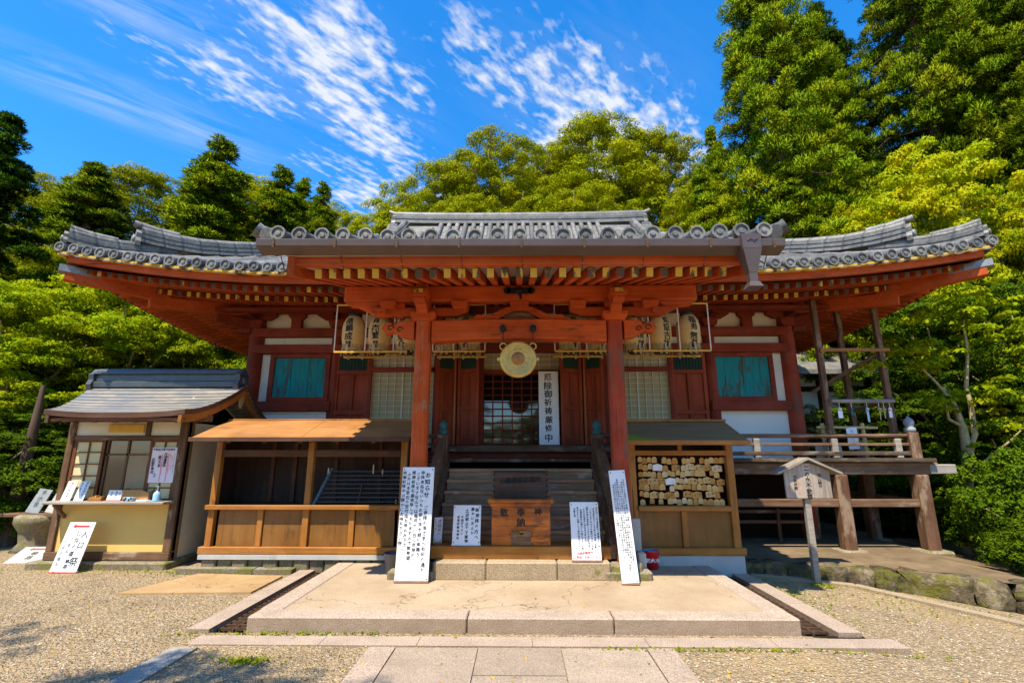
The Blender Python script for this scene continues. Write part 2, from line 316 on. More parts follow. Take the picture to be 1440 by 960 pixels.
def paving(name, c):
    b = MatB(name); v = b.mapv(); n1 = b.noise(v, 60, 3, .7); n2 = b.noise(v, 1.6, 7, .68); n3 = b.noise(b.mapv(loc=(3, 9, 0)), 5, 6, .7)
    col = b.mix(b.ramp(n1, [(.35, 0.0), (.65, 1.0)]), sc(c, .82), sc(c, 1.1))
    col = b.mix(b.ramp(n2, [(.40, 0.0), (.68, .55)]), col, (c[0] * .62, c[1] * .52, c[2] * .42))
    col = b.mix(b.ramp(n3, [(.55, 0.0), (.7, .35)]), col, sc(c, .6))
    # fine cracks
    wv = b.N.new('ShaderNodeVectorMath'); wv.operation = 'ADD'; nz = b.N.new('ShaderNodeTexNoise'); nz.inputs['Scale'].default_value = 2.5; nz.inputs['Detail'].default_value = 5
    b.L.new(v, nz.inputs['Vector']); b.L.new(v, wv.inputs[0]); b.L.new(nz.outputs['Color'], wv.inputs[1])
    ce = b.vor(wv.outputs[0], .55, 'Distance', 'DISTANCE_TO_EDGE')
    col = b.mix(b.ramp(ce, [(.0, .8), (.006, 0.0)]), col, (.09, .06, .04))
    b.bump(n1, .35, .006); return b.fin(col, .85, .25)
MT['platform'] = paving('worn_tan_concrete', (.44, .335, .22))
MT['slabtan'] = paving('rusty_tan_slab', (.44, .29, .14))
MT['granite'] = granite('pinkish_granite', (.42, .32, .24))
MT['granitepath'] = granite('path_granite', (.37, .285, .21), .0, 120, .35)
MT['granitedark'] = granite('stained_granite', (.38, .29, .18), .15, grime=.3)
MT['stonebase'] = granite('mossy_stone', (.28, .235, .16), .45, 40, .5)
MT['stonegrey'] = granite('blue_grey_stone', (.36, .33, .28), 0)
def rock():
    b = MatB('retaining_stone'); n1 = b.noise(b.mapv(), 4.5, 8, .72, .4); n2 = b.noise(b.mapv(loc=(2, 2, 2)), 11, 6, .7); n3 = b.noise(b.mapv(loc=(7, 3, 1)), 2.7, 7, .75)
    geo = b.N.new('ShaderNodeNewGeometry')
    col = b.ramp(n1, [(.34, (.035, .03, .02)), (.50, (.14, .105, .06)), (.62, (.30, .235, .15)), (.76, (.42, .35, .26))])
    col = b.mix(1.0, col, b.ramp(geo.outputs['Random Per Island'], [(0, .5), (1, 1.15)]), 'MULTIPLY')
    col = b.mix(b.ramp(n3, [(.50, 0.0), (.58, .85)]), col, (.15, .14, .018)); col = b.mix(b.ramp(n2, [(.56, 0.0), (.68, .7)]), col, (.04, .035, .02))
    b.bump(b.math('ADD', n1, b.math('MULTIPLY', n2, .5)), 1.0, .06); return b.fin(col, .9, .15)
MT['wallstone'] = rock()
MT['earth'] = plain('packed_earth', (.185, .13, .075), .3, 3, .95, .1, 0, .5, (.09, .075, .03), .55)
MT['hill'] = plain('forest_floor', (.035, .045, .012), .4, 1.2, .95, .1, 0, .5)
MT['drainmud'] = plain('drain_mud', (.022, .017, .01), .4, 6, .95, .1, 0, .4)
MT['bark_cedar'] = wood('cedar_bark', (.07, .04, .025), (.14, .085, .055), 'z', 14, None, 0, .95)
MT['bark_pale'] = plain('pale_mottled_bark', (.40, .31, .15), .3, 12, .9, .15, 0, .4, (.09, .10, .03), .5)
def leafmat(name, c1, c2, c3=None, transl=.32):
    b = MatB(name); geo = b.N.new('ShaderNodeNewGeometry'); oi = b.N.new('ShaderNodeObjectInfo')
    n1 = b.noise(b.mapv(), 1.1, 3, .6)
    col = b.mix(geo.outputs['Random Per Island'], c1, c2)
    if c3: col = b.mix(b.ramp(n1, [(.45, 0.0), (.68, .8)]), col, c3)
    hs = b.N.new('ShaderNodeHueSaturation'); b.L.new(col, hs.inputs['Color'])
    b.L.new(b.math('ADD', b.math('MULTIPLY', oi.outputs['Random'], .35), .82), hs.inputs['Value'])
    b.fin(hs.outputs[0], .8, .05)
    tr = b.N.new('ShaderNodeBsdfTranslucent'); h2 = b.N.new('ShaderNodeHueSaturation'); b.L.new(hs.outputs[0], h2.inputs['Color'])
    h2.inputs['Value'].default_value = 1.5; h2.inputs['Saturation'].default_value = 1.1; b.L.new(h2.outputs[0], tr.inputs[0])
    ms = b.N.new('ShaderNodeMixShader'); ms.inputs[0].default_value = transl
    b.L.new(b.p.outputs[0], ms.inputs[1]); b.L.new(tr.outputs[0], ms.inputs[2])
    b.L.new(ms.outputs[0], b.N['Material Output'].inputs[0]); return b.m
MT['lf_cedar'] = leafmat('cedar_needles', (.06, .12, .003), (.19, .27, .004), (.28, .30, .005), .14)
MT['lf_cedar_dark'] = leafmat('dark_cedar_needles', (.02, .055, .003), (.06, .12, .004), None, .1)
MT['lf_broad'] = leafmat('broadleaf_green', (.12, .16, .001), (.28, .30, .002), (.33, .31, .002), .2)
MT['lf_maple'] = leafmat('bright_maple_green', (.10, .17, .002), (.26, .32, .003), (.38, .36, .004), .25)
MT['lf_yellow'] = leafmat('yellow_green_leaves', (.14, .21, .003), (.36, .38, .005), (.46, .38, .006), .28)
MT['lf_shrub'] = leafmat('glossy_shrub_green', (.03, .075, .003), (.12, .18, .004), None, .2)
MT['lf_dead'] = plain('dry_leaf', (.42, .27, .05), .4, 30, .8, .2, 0, 0)
# ------------------------------------------------------------------ geometry helpers
class MB:
    def __init__(s): s.v = []; s.f = []; s.m = []; s.sm = []
    def add(s, vs, fs, mi=0, sm=False):
        o = len(s.v); s.v += [tuple(p) for p in vs]
        for f in fs: s.f.append([i + o for i in f]); s.m.append(mi); s.sm.append(sm)
        return s
    def box(s, x0, x1, y0, y1, z0, z1, mi=0, endmi=None):
        vs = [(x0,y0,z0),(x1,y0,z0),(x1,y1,z0),(x0,y1,z0),(x0,y0,z1),(x1,y0,z1),(x1,y1,z1),(x0,y1,z1)]
        fs = [(0,3,2,1),(4,5,6,7),(0,1,5,4),(2,3,7,6),(1,2,6,5),(3,0,4,7)]
        return s.add(vs, fs, mi)
    def beam(s, p0, p1, w, h, mi=0, end=None, up=(0,0,1), w1=None, h1=None):
        p0 = Vector(p0); p1 = Vector(p1); d = (p1 - p0).normalized(); up = Vector(up)
        if abs(d.dot(up)) > .99: up = Vector((0, 1, 0))
        r = d.cross(up).normalized(); u = r.cross(d); w1 = w1 or w; h1 = h1 or h
        vs = [p0 - r*w/2 - u*h/2, p0 + r*w/2 - u*h/2, p0 + r*w/2 + u*h/2, p0 - r*w/2 + u*h/2,
              p1 - r*w1/2 - u*h1/2, p1 + r*w1/2 - u*h1/2, p1 + r*w1/2 + u*h1/2, p1 - r*w1/2 + u*h1/2]
        s.add(vs, [(0,1,5,4),(1,2,6,5),(2,3,7,6),(3,0,4,7),(4,5,6,7)], mi)
        s.add(vs, [(3,2,1,0)], mi if end is None else end)
        return s
    def cyl(s, p0, p1, r0, r1=None, n=12, mi=0, sm=True, caps=True):
        p0 = Vector(p0); p1 = Vector(p1); r1 = r0 if r1 is None else r1
        d = (p1 - p0).normalized(); a = Vector((0,0,1)) if abs(d.z) < .9 else Vector((1,0,0))
        r = d.cross(a).normalized(); u = r.cross(d); vs = []
        for p, q in ((p0, r0), (p1, r1)):
            for i in range(n):
                t = 2*math.pi*i/n; vs.append(p + (r*math.cos(t) + u*math.sin(t))*q)
        s.add(vs, [(i, (i+1)%n, n+(i+1)%n, n+i) for i in range(n)], mi, sm)
        if caps: s.add(vs[:n], [tuple(range(n))[::-1]], mi); s.add(vs[n:], [tuple(range(n))], mi)
        return s
    def sweep(s, pts, radii, n=8, mi=0, sm=True, caps=True, flat=1.0):
        pts = [Vector(p) for p in pts]; k = len(pts)
        if isinstance(radii, (int, float)): radii = [radii]*k
        vs = []
        for i, p in enumerate(pts):
            d = (pts[min(i+1, k-1)] - pts[max(i-1, 0)]).normalized(); a = Vector((0,0,1)) if abs(d.z) < .95 else Vector((0,1,0))
            r = d.cross(a).normalized(); u = r.cross(d)
            for j in range(n):
                t = 2*math.pi*j/n; vs.append(p + r*math.cos(t)*radii[i] + u*math.sin(t)*radii[i]*flat)
        fs = [(i*n+j, i*n+(j+1)%n, (i+1)*n+(j+1)%n, (i+1)*n+j) for i in range(k-1) for j in range(n)]
        s.add(vs, fs, mi, sm)
        if caps: s.add(vs[:n], [tuple(range(n))[::-1]], mi); s.add(vs[-n:], [tuple(range(n))], mi)
        return s
    def strip(s, pts, w, h, mi=0, side=None):
        # rectangular section swept along a polyline, bottom centre on the line
        pts = [Vector(p) for p in pts]; k = len(pts); vs = []
        if isinstance(w, (int, float)): w = [w]*k
        if isinstance(h, (int, float)): h = [h]*k
        for i, p in enumerate(pts):
            d = (pts[min(i+1, k-1)] - pts[max(i-1, 0)]).normalized()
            r = Vector(side) if side else d.cross(Vector((0,0,1))).normalized()
            vs += [p - r*w[i]/2, p + r*w[i]/2, p + r*w[i]/2 + Vector((0,0,h[i])), p - r*w[i]/2 + Vector((0,0,h[i]))]
        fs = [(i*4+j, i*4+(j+1)%4, (i+1)*4+(j+1)%4, (i+1)*4+j) for i in range(k-1) for j in range(4)]
        s.add(vs, fs, mi); s.add(vs[:4], [(3,2,1,0)], mi); s.add(vs[-4:], [(0,1,2,3)], mi)
        return s
    def lathe(s, prof, c=(0,0,0), n=20, mi=0, axis='z', sm=True):
        vs = []
        for r, z in prof:
            for i in range(n):
                t = 2*math.pi*i/n; a, b = r*math.cos(t), r*math.sin(t)
                p = (a, b, z) if axis == 'z' else ((a, -z, b) if axis == 'y' else (z, a, b))
                vs.append((p[0]+c[0], p[1]+c[1], p[2]+c[2]))
        k = len(prof)
        fs = [(i*n+j, i*n+(j+1)%n, (i+1)*n+(j+1)%n, (i+1)*n+j) for i in range(k-1) for j in range(n)]
        if axis == 'x': fs = [f[::-1] for f in fs]
        return s.add(vs, fs, mi, sm)
    def grid(s, G, mi=0, sm=True, flip=False):
        r, c = len(G), len(G[0]); vs = [p for row in G for p in row]
        fs = [(i*c+j, i*c+j+1, (i+1)*c+j+1, (i+1)*c+j) for i in range(r-1) for j in range(c-1)]
        if flip: fs = [f[::-1] for f in fs]
        return s.add(vs, fs, mi, sm)
    def slab(s, G, t, mi=0, sm=False, ring_mi=None):
        # closed sheet: top grid G, bottom t lower
        r, c = len(G), len(G[0]); B = [[(p[0], p[1], p[2]-t) for p in row] for row in G]
        s.grid(G, mi, sm); s.grid(B, mi, sm, True)
        ring = [(0, j) for j in range(c)] + [(i, c-1) for i in range(1, r)] + [(r-1, j) for j in range(c-2, -1, -1)] + [(i, 0) for i in range(r-2, 0, -1)]
        vs = [G[i][j] for i, j in ring] + [B[i][j] for i, j in ring]; n = len(ring)
        return s.add(vs, [((i+1)%n, i, n+i, n+(i+1)%n) for i in range(n)], mi if ring_mi is None else ring_mi)
    def prism(s, poly, y0, y1, mi=0, plane='xz'):
        # polygon (counter-clockwise seen from the front, -y) extruded in y
        n = len(poly)
        if plane == 'xz': vs = [(a, y0, b) for a, b in poly] + [(a, y1, b) for a, b in poly]
        elif plane == 'yz': vs = [(y0, a, b) for a, b in poly] + [(y1, a, b) for a, b in poly]
        else: vs = [(a, b, y0) for a, b in poly] + [(a, b, y1) for a, b in poly]
        return s.add(vs, [tuple(range(n)), tuple(range(2*n-1, n-1, -1))] + [((i+1)%n, i, n+i, n+(i+1)%n) for i in range(n)], mi)
    def sphere(s, c, r, n=12, mi=0, sc_=(1,1,1)):
        prof = [(max(1e-4, r*math.sin(math.pi*i/n)), -r*math.cos(math.pi*i/n)) for i in range(n+1)]
        o = MB().lathe(prof, (0,0,0), n+2, mi)
        s.add([(x*sc_[0]+c[0], y*sc_[1]+c[1], z*sc_[2]+c[2]) for x, y, z in o.v], o.f, mi, True); return s
def mesh_of(mb, name, mats, off=(0,0,0), fix=True):
    me = bpy.data.meshes.new(name); o = off
    me.from_pydata([(p[0]-o[0], p[1]-o[1], p[2]-o[2]) for p in mb.v], [], mb.f)
    for m in (mats if isinstance(mats, (list, tuple)) else [mats]): me.materials.append(MT[m] if isinstance(m, str) else m)
    me.polygons.foreach_set('material_index', mb.m); me.polygons.foreach_set('use_smooth', mb.sm)
    if fix:
        bm = bmesh.new(); bm.from_mesh(me); bmesh.ops.recalc_face_normals(bm, faces=bm.faces); bm.to_mesh(me); bm.free()
    me.update(); return me
import bmesh
def obj(name, mb, mats, parent=None, off=(0,0,0), bev=0, label=None, kind=None, fix=True):
    o = bpy.data.objects.new(name, mesh_of(mb, name, mats, off, fix)); COL.objects.link(o)
    if parent: o.parent = parent
    if bev:
        b = o.modifiers.new('bevel', 'BEVEL'); b.width = bev; b.segments = 1; b.limit_method = 'ANGLE'; b.angle_limit = R(40)
    if label: o['label'] = label
    if kind: o['kind'] = kind
    return o
def tag(o, label, cat, group=None, kind=None):
    o['label'] = label; o['category'] = cat
    if group: o['group'] = group
    if kind: o['kind'] = kind
    return o
class Thing:
    def __init__(s, name, label, cat, loc=(0,0,0), rot=(0,0,0), group=None, local=False):
        s.r = bpy.data.objects.new(name, None); COL.objects.link(s.r); s.r.empty_display_size = .1
        s.r.location = loc; s.r.rotation_euler = rot; s.off = (0,0,0) if local else loc
        tag(s.r, label, cat, group)
    def part(s, name, mb, mats, parent=None, bev=0, label=None, kind=None, fix=True):
        return obj(name, mb, mats, parent or s.r, s.off, bev, label, kind, fix)
def struct(name, mb, mats, fix=True, smooth=None):
    o = obj(name, mb, mats, fix=fix); o['kind'] = 'structure'; return o
def textmesh(txt, size, mat, bold=.012, spacing=1.05, vertical=True, align='CENTER'):
    cu = bpy.data.curves.new('txt', 'FONT'); cu.body = '\n'.join(txt) if vertical else txt; cu.size = size
    cu.space_line = spacing; cu.align_x = align; cu.align_y = 'TOP'; cu.offset = 0; cu.resolution_u = 1
    to = bpy.data.objects.new('txt', cu); COL.objects.link(to); bpy.context.view_layer.update()
    me = bpy.data.meshes.new_from_object(to, preserve_all_data_layers=False, depsgraph=bpy.context.evaluated_depsgraph_get())
    n = len(me.vertices); a = np.empty(n*3, 'f'); me.vertices.foreach_get('co', a); a = a.reshape(-1, 3)
    fs = [list(p.vertices) for p in me.polygons]
    bpy.data.objects.remove(to); bpy.data.curves.remove(cu); bpy.data.meshes.remove(me)
    return a, fs
_tc = {}
def lettering(items, y=-.02):
    """items: (text, x, ztop, size, mi[, bold[, spacing]]) -> MB on a plane facing -y, slightly hand-painted"""
    mb = MB()
    for it in items:
        txt, x, z, size, mi = it[:5]; bold = min(it[5], .022) if len(it) > 5 else .012; sp = it[6] if len(it) > 6 else 1.05; vert = it[7] if len(it) > 7 else True
        chars = list(txt) if vert else [txt]
        zz = z
        for ch in chars:
            if ch in ' 　': zz -= size*sp*.6; continue
            key = (ch, bold)
            if key not in _tc: _tc[key] = textmesh(ch, 1.0, None, bold, 1, False)
            a, fs = _tc[key]
            if len(a) == 0: continue
            a = a.copy(); jx, jz = random.uniform(-.05, .05)*size, random.uniform(-.04, .04)*size; k = size*random.uniform(.9, 1.08); t = random.uniform(-.09, .09)
            X = a[:,0]*math.cos(t) - a[:,1]*math.sin(t); Z = a[:,0]*math.sin(t) + a[:,1]*math.cos(t)
            vs = [(x + jx + p*k, y, zz + jz + q*k) for p, q in zip(X, Z)]
            mb.add(vs, fs, mi)
            if len(it) > 5 and it[5] > .018:
                kb = 1.0 if it[5] > .024 else .55
                for q, (ex, ez) in enumerate(((.024*kb, .008*kb), (-.024*kb, -.008*kb), (.004, .02*kb))): mb.add([(p[0]+ex*size, p[1]-.0003*(q+1), p[2]+ez*size) for p in vs], fs, mi)
            zz -= size*sp
    return mb
def giboshi(c, s=1.0):
    pr = [(.001,0),(.075,0),(.075,.06),(.058,.075),(.05,.09),(.066,.115),(.072,.15),(.06,.185),(.035,.21),(.012,.235),(.001,.25)]
    return MB().lathe([(r*s, z*s) for r, z in pr], c, 16)
def px(pxx, pyy, Y):
    """the place at depth Y that the photograph shows at this pixel (photo grid 1440x960)"""
    u = (pxx-731)/690; v = (pyy-480)/690; d = .974 + .226*v
    return (u/d*Y, Y, 1.6 + (.226-.974*v)/d*Y)

# ------------------------------------------------------------------ ground
def gz(x, y):
    z = 0.0
    if x > 2.6: z -= .06*min(x-2.6, 3.2)*min(1, max(0, (9-y)/3.0) if y > 6 else 1)
    if y > 17: z += .42*(min(y, 34)-17)
    a = abs(x)
    if a > 9.5 and y > 8: z += .28*(min(a, 22)-9.5)*min(1, (y-8)/4)
    return z
def ground():
    xs = [-300,-120,-60,-40,-28,-20,-16,-13,-11,-9.5,-8,-7,-6,-5,-4,-3.12,-2.57,2.57,3.12,3.6,4.2,5,5.8,6.6,7.5,8.5,9.5,11,13,16,20,28,40,60,120,300]
    ys = [-300,-120,-60,-30,-15,-8,-3,0,2,3,4,4.7,5.0,5.6,6.2,6.8,7.43,8,9,10.5,12,14,17,20,24,28,34,42,60,120,300]
    mb = MB(); zc = {}
    for j in range(len(ys)-1):
        for i in range(len(xs)-1):
            x0, x1, y0, y1 = xs[i], xs[i+1], ys[j], ys[j+1]
            cx, cy = (x0+x1)/2, (y0+y1)/2
            if 2.57 < abs(cx) < 3.12 and 5.0 < cy < 7.43: continue     # the two drains
            forest = cy > 10.5 or (abs(cx) > 9 and cy > 6.8)
            mb.add([(x0,y0,gz(x0,y0)),(x1,y0,gz(x1,y0)),(x1,y1,gz(x1,y1)),(x0,y1,gz(x0,y1))], [(0,1,2,3)], 1 if forest else 0, forest)
    struct('gravel_ground', mb, ['gravel', 'hill'], fix=False)
    d = MB()
    for sx in (-1, 1):
        a, b = sorted((sx*2.57, sx*3.12))
        d.box(a, b, 5.0, 7.43, -.36, -.30)
        d.box(a-.002, a+.05, 5.0, 7.43, -.31, -.005); d.box(b-.02, b+.002, 5.0, 7.43, -.31, -.005)
        d.box(a, b, 4.98, 5.02, -.31, -.005); d.box(a, b, 7.41, 7.45, -.31, -.005)
    struct('drain_channel', d, 'drainmud')
ground()
# stone platform in front of the steps
pl = Thing('stone_platform', 'low tan stone platform with granite edging in front of the temple steps', 'platform', (0, 6.2, 0))
m = MB(); m.box(-2.32, 2.34, 5.245, 7.42, -.05, .131); pl.part('slab', m, 'platform')
for a, b in ((-2.55, -.50), (-.49, .86), (.87, 2.57)):
    pl.part('edging', MB().box(a, b, 5.0, 5.24, -.05, .137), ['granite'], bev=.012)
for (a, b, y0, y1) in ((-2.56, -2.325, 5.25, 6.3), (-2.56, -2.325, 6.31, 7.4), (2.345, 2.575, 5.25, 6.3), (2.345, 2.575, 6.31, 7.4)):
    pl.part('edging', MB().box(a, b, y0, y1, -.05, .137), 'granite', bev=.012)
pl.r['kind'] = 'structure'
m = MB()
for a, b in ((-1.07, -.42), (-.415, .45), (.455, 1.10)): m.box(a, b, 6.43, 6.78, .12, .335)
st = Thing('stone_step', 'long single granite step below the wooden stairs', 'step', (0, 6.5, .131)); st.part('block', m, 'granitedark', bev=.018); st.r['kind'] = 'structure'
# drain kerbs
for sx, nm in ((-1, 'left'), (1, 'right')):
    ys_ = [4.98, 5.9, 6.8, 7.45]
    for y0, y1 in zip(ys_, ys_[1:]):
        a, b = sorted((sx*2.885, sx*3.095)); k = struct('drain_kerb', MB().box(a, b, y0+.004, y1-.004, -.1, .035), 'granite')
for a, b in ((-2.9, -1.75), (-1.745, -.9), (-.895, .1), (.105, 1.1), (1.105, 2.2), (2.205, 3.3)):
    struct('kerb_strip', MB().box(a, b, 4.68, 4.90, -.1, .012), 'granite')
struct('kerb_strip', MB().box(-2.96, -2.74, 3.75, 4.6, -.1, .018), 'stonegrey')
# drain gratings
for sx, lab in ((-1, 'rusty slotted drain grating left of the stone platform'), (1, 'rusty slotted drain grating right of the stone platform')):
    g = Thing('drain_grating', lab, 'drain grating', (sx*2.73, 6.2, 0), group='drain gratings beside the platform')
    f = MB(); a, b = sorted((sx*2.60, sx*2.875))
    for x in (a, (a+b)/2, b): f.box(x-.008, x+.008, 5.12, 7.40, -.045, -.01)
    g.part('frame', f, 'rust'); f = MB(); y = 5.15
    while y < 7.38: f.box(a, b, y-.008, y+.008, -.03, -.004); y += .10
    g.part('bars', f, 'rust')
# centre path
m = MB(); xs = [-1.06, -.36, .34, 1.06]
yb = [4.64, 4.28, 3.62, 3.0, 2.5, 1.8, 1.0, .2, -.8, -1.8, -2.8]
for i in range(3):
    for j in range(len(yb)-1):
        o = .18 if i == 1 else 0
        m.box(xs[i]+.004, xs[i+1]-.004, yb[j+1]+.004-o, yb[j]-.004-(o if j else 0), -.1, .012+.002*((i+j)%2))
struct('stone_path', m, 'granitepath')
m = MB()
for sx in (-1, 1):
    y = 4.64
    while y > -3:
        L_ = random.uniform(1.0, 1.6); a, b = sorted((sx*1.065, sx*1.29)); m.box(a, b, y-L_+.004, y, -.1, .016); y -= L_
struct('path_edging', m, 'granite')
# rusty slab and low kerb at left, step in front of the left shelter
struct('tan_slab', MB().slab([[(-4.75, 6.22, .022), (-3.2, 6.3, .022)], [(-4.42, 7.22, .024), (-3.2, 7.1, .024)]], .12), 'slabtan')
m = MB(); m.box(-4.75, -3.7, 7.24, 7.40, -.05, .075); m.box(-3.69, -3.15, 7.24, 7.40, -.05, .07); struct('kerb_strip', m, 'stonebase')
# right kerb running along the retaining wall
kp = [(3.2, 7.42), (4.35, 7.0), (5.0, 6.25), (5.45, 5.65), (6.1, 4.8), (7.2, 3.3)]
for (x0, y0), (x1, y1) in zip(kp, kp[1:]):
    struct('kerb_strip', MB().beam((x0, y0, gz(x0, y0)-.02), (x1, y1, gz(x1, y1)-.02), .15, .11), 'granitedark')
# raised bank under the right veranda
bw = [(3.05, 7.50), (3.7, 7.40), (4.4, 7.22), (5.0, 6.92), (5.5, 6.55), (6.1, 6.2), (6.9, 5.9), (8.2, 6.1)]
poly = bw + [(9.5, 8.0), (9.5, 12.5), (3.05, 12.5)]
def bankz(x, y): return .13 if x < 6.3 else .13 - .22*(x-6.3)
m = MB(); n = len(bw)
G = [[(x + (0 if x < 7 else 0), y, bankz(x, y)) for x, y in bw], [(x*1.02, 8.4, bankz(x, 8.4)+.02) for x, y in bw], [(x*1.03, 12.6, bankz(x, 12)+.1) for x, y in bw]]
m.grid(G, 0, True); struct('bank_ground', m, 'earth')
def stone(mb, c, sx, sy, sz, ang, seed):
    rr = random.Random(seed); n = 4
    bm = bmesh.new(); bmesh.ops.create_cube(bm, size=1); bmesh.ops.subdivide_edges(bm, edges=bm.edges[:], cuts=3, use_grid_fill=True)
    vs = []
    ph = [rr.uniform(0, 6) for _ in range(6)]
    for v in bm.verts:
        p = v.co; q = Vector(p); L_ = max(abs(p.x), abs(p.y), abs(p.z)); q = q.lerp(p.normalized()*.56, .22)
        w = 1 + .10*math.sin(7*p.y+3*p.z+ph[3]) + .09*math.sin(5*p.x+ph[0]) + .07*math.sin(6*p.z+ph[1]) + .05*math.sin(9*p.x+7*p.z+ph[2]) + rr.uniform(-.02, .02)
        q = Vector((q.x*sx*w, q.y*sy*w, q.z*sz*w)); q = Matrix.Rotation(ang, 3, 'Z') @ q; vs.append((q.x+c[0], q.y+c[1], q.z+c[2]))
    bm.verts.ensure_lookup_table(); mb.add(vs, [[v.index for v in f.verts] for f in bm.faces], 0, True); bm.free()
rw = Thing('retaining_wall', 'low mossy boulder retaining wall below the right veranda posts', 'wall', (5.0, 6.9, 0))
m = MB(); k = 0
for (x0, y0), (x1, y1) in zip(bw, bw[1:]):
    ln = math.hypot(x1-x0, y1-y0); ang = math.atan2(y1-y0, x1-x0); cnt = max(1, round(ln/random.choice((.28, .36, .45, .55))))
    big = x0 > 4
    for i in range(cnt):
        t = (i+.5)/cnt; x = x0+(x1-x0)*t; y = y0+(y1-y0)*t; b0 = gz(x, y)-.05; top = bankz(x, y)+.005; H = top-b0
        if H < .30 or random.random() < .45:
            stone(m, (x, y+.05, b0+H/2), ln/cnt*1.06, .34, H*1.04, ang, k); k += 1
        else:
            h1 = H*random.uniform(.42, .6)
            stone(m, (x, y+.04, b0+h1/2), ln/cnt*1.12, .34, h1*1.15, ang, k); stone(m, (x+.05, y+.06, b0+h1+(H-h1)/2), ln/cnt*1.06, .32, (H-h1)*1.15, ang, k+1); k += 2
rw.part('stones', m, 'wallstone')
# ------------------------------------------------------------------ the temple hall
T = Thing('temple_hall', 'red timber Buddhist temple hall with grey tiled hipped roof and projecting front porch', 'temple', (0, 12.5, 0))
YC = 12.5; EX = 7.36; EY = 5.32; WX = 5.19; WY = 9.4
def lift(a, m=3.2, w=4.2, k=.40): return k*max(0, (abs(a)-m)/w)**1.9
def rz(d, a=0): return 4.42 + .40*d + .035*d*d + .125*max(0, d-3.7)**2 + lift(a)*max(0, 1-d/4)
GX = 3.5; GD = EX-GX
# roof surfaces (front, back, sides) as thin shells
R_ = T.part
roofsheet = MB()
for sgn in (-1, 1):
    G = []
    for i in range(15):
        d = GD*i/14; hw = EX-d
        G.append([(t*hw, YC + sgn*(EY-d), rz(d, t*hw)) for t in np.linspace(-1, 1, 41)])
    roofsheet.slab(G if sgn == -1 else G[::-1], .05, 0, True)
    G = [[(t*(GX+.12), YC + sgn*(EY-d), rz(d)) for t in np.linspace(-1, 1, 9)] for d in np.linspace(GD, EY, 7)]
    roofsheet.slab(G if sgn == -1 else G[::-1], .05, 0, True)
for sgn in (-1, 1):
    G = []
    for i in range(15):
        d = GD*i/14; hw = EY-d
        G.append([(sgn*(EX-d), YC + t*hw, rz(d, (EX-EY)+abs(t*hw))) for t in np.linspace(-1, 1, 31)])
    roofsheet.slab(G, .05, 0, True)
roof = R_('roof', roofsheet, 'tile')
rolls = MB()
def disc(mb, c, ax, r=.085, mi=0):
    prof = [(.001,-.02),(r,-.02),(r,.03),(r*.78,.03),(r*.74,.012),(r*.38,.012),(r*.34,.026),(.001,.028)]
    mb.lathe(prof, c, 16, mi, ax, False)
sp = .2246; nx = 33; jit = lambda a: random.uniform(-a, a)
for i in range(-nx, nx):
    x = (i+.5)*sp
    if abs(x) > EX-.06: continue
    dm = min(EX-abs(x), EY-.05 if abs(x) < GX else 99)
    for sg in (-1, 1):
        pts = [(x, YC+sg*(EY-d), rz(d, x)+.045) for d in np.linspace(0, dm, 10)]
        rolls.sweep(pts if sg == -1 else pts, .068, 8, 0, True)
    disc(rolls, (x+jit(.006), YC-EY-.02+jit(.012), rz(0, x)+.035+jit(.006)), 'y', .082+jit(.003))
    z = rz(0, x+sp/2)
    if abs(x+sp/2) < EX-.1:
        rolls.slab([[(x+sp/2+dx, YC-EY-.03+yy, z-.010-.03*math.cos(dx/.1*1.5)-.035*(yy < .01)) for dx in (-.1, -.05, 0, .05, .1)] for yy in (0, .012, .2)], .022)
for i in range(-24, 24):
    y = (i+.5)*sp
    if abs(y) > EY-.06: continue
    dm = min(EY-abs(y), GD)
    for sg in (-1, 1):
        pts = [(sg*(EX-d), YC+y, rz(d, EX-EY+abs(y))+.045) for d in np.linspace(0, dm, 8)]
        rolls.sweep(pts, .068, 8, 0, True)
R_('roof_tile', rolls, 'tile', roof, kind='stuff')
# ridges
def ridge(pts, w, h, cap=True, courses=4):
    mb = MB(); pts = [Vector(p) for p in pts]
    for c in range(courses):
        ww = w*(1.0 if c % 2 == 0 else .84)*(1-.06*c)
        mb.strip([p + Vector((0, 0, h*c/courses-.02)) for p in pts], ww, h/courses+.004)
    if cap: mb.sweep([p + Vector((0, 0, h)) for p in pts], w*.33, 10, 0, True)
    return mb
rd = ridge([(x, YC, 7.80 + .05*abs(x/3.4)**3) for x in np.linspace(-3.4, 3.4, 15)], .34, .26, courses=4)
ridge_main = R_('main_ridge', rd, 'tile', roof)
def onigawara(c, yaw, s=1.0):
    # ridge-end ogre-less shield tile with a cylinder above
    mb = MB(); poly = [(-.17,0),(.17,0),(.20,.10),(.15,.20),(.17,.30),(.09,.36),(.04,.42),(-.04,.42),(-.09,.36),(-.17,.30),(-.15,.20),(-.20,.10)]
    mb.prism([(a*s, b*s) for a, b in poly], -.05*s, .05*s); mb.lathe([(.001,0),(.10*s,0),(.10*s,.05*s),(.05*s,.07*s),(.001,.07*s)], (0, -.04*s, .18*s), 12, 0, 'y')
    ca, sa = math.cos(yaw), math.sin(yaw); mb.v = [(x*ca-y*sa+c[0], x*sa+y*ca+c[1], z+c[2]) for x, y, z in mb.v]; return mb
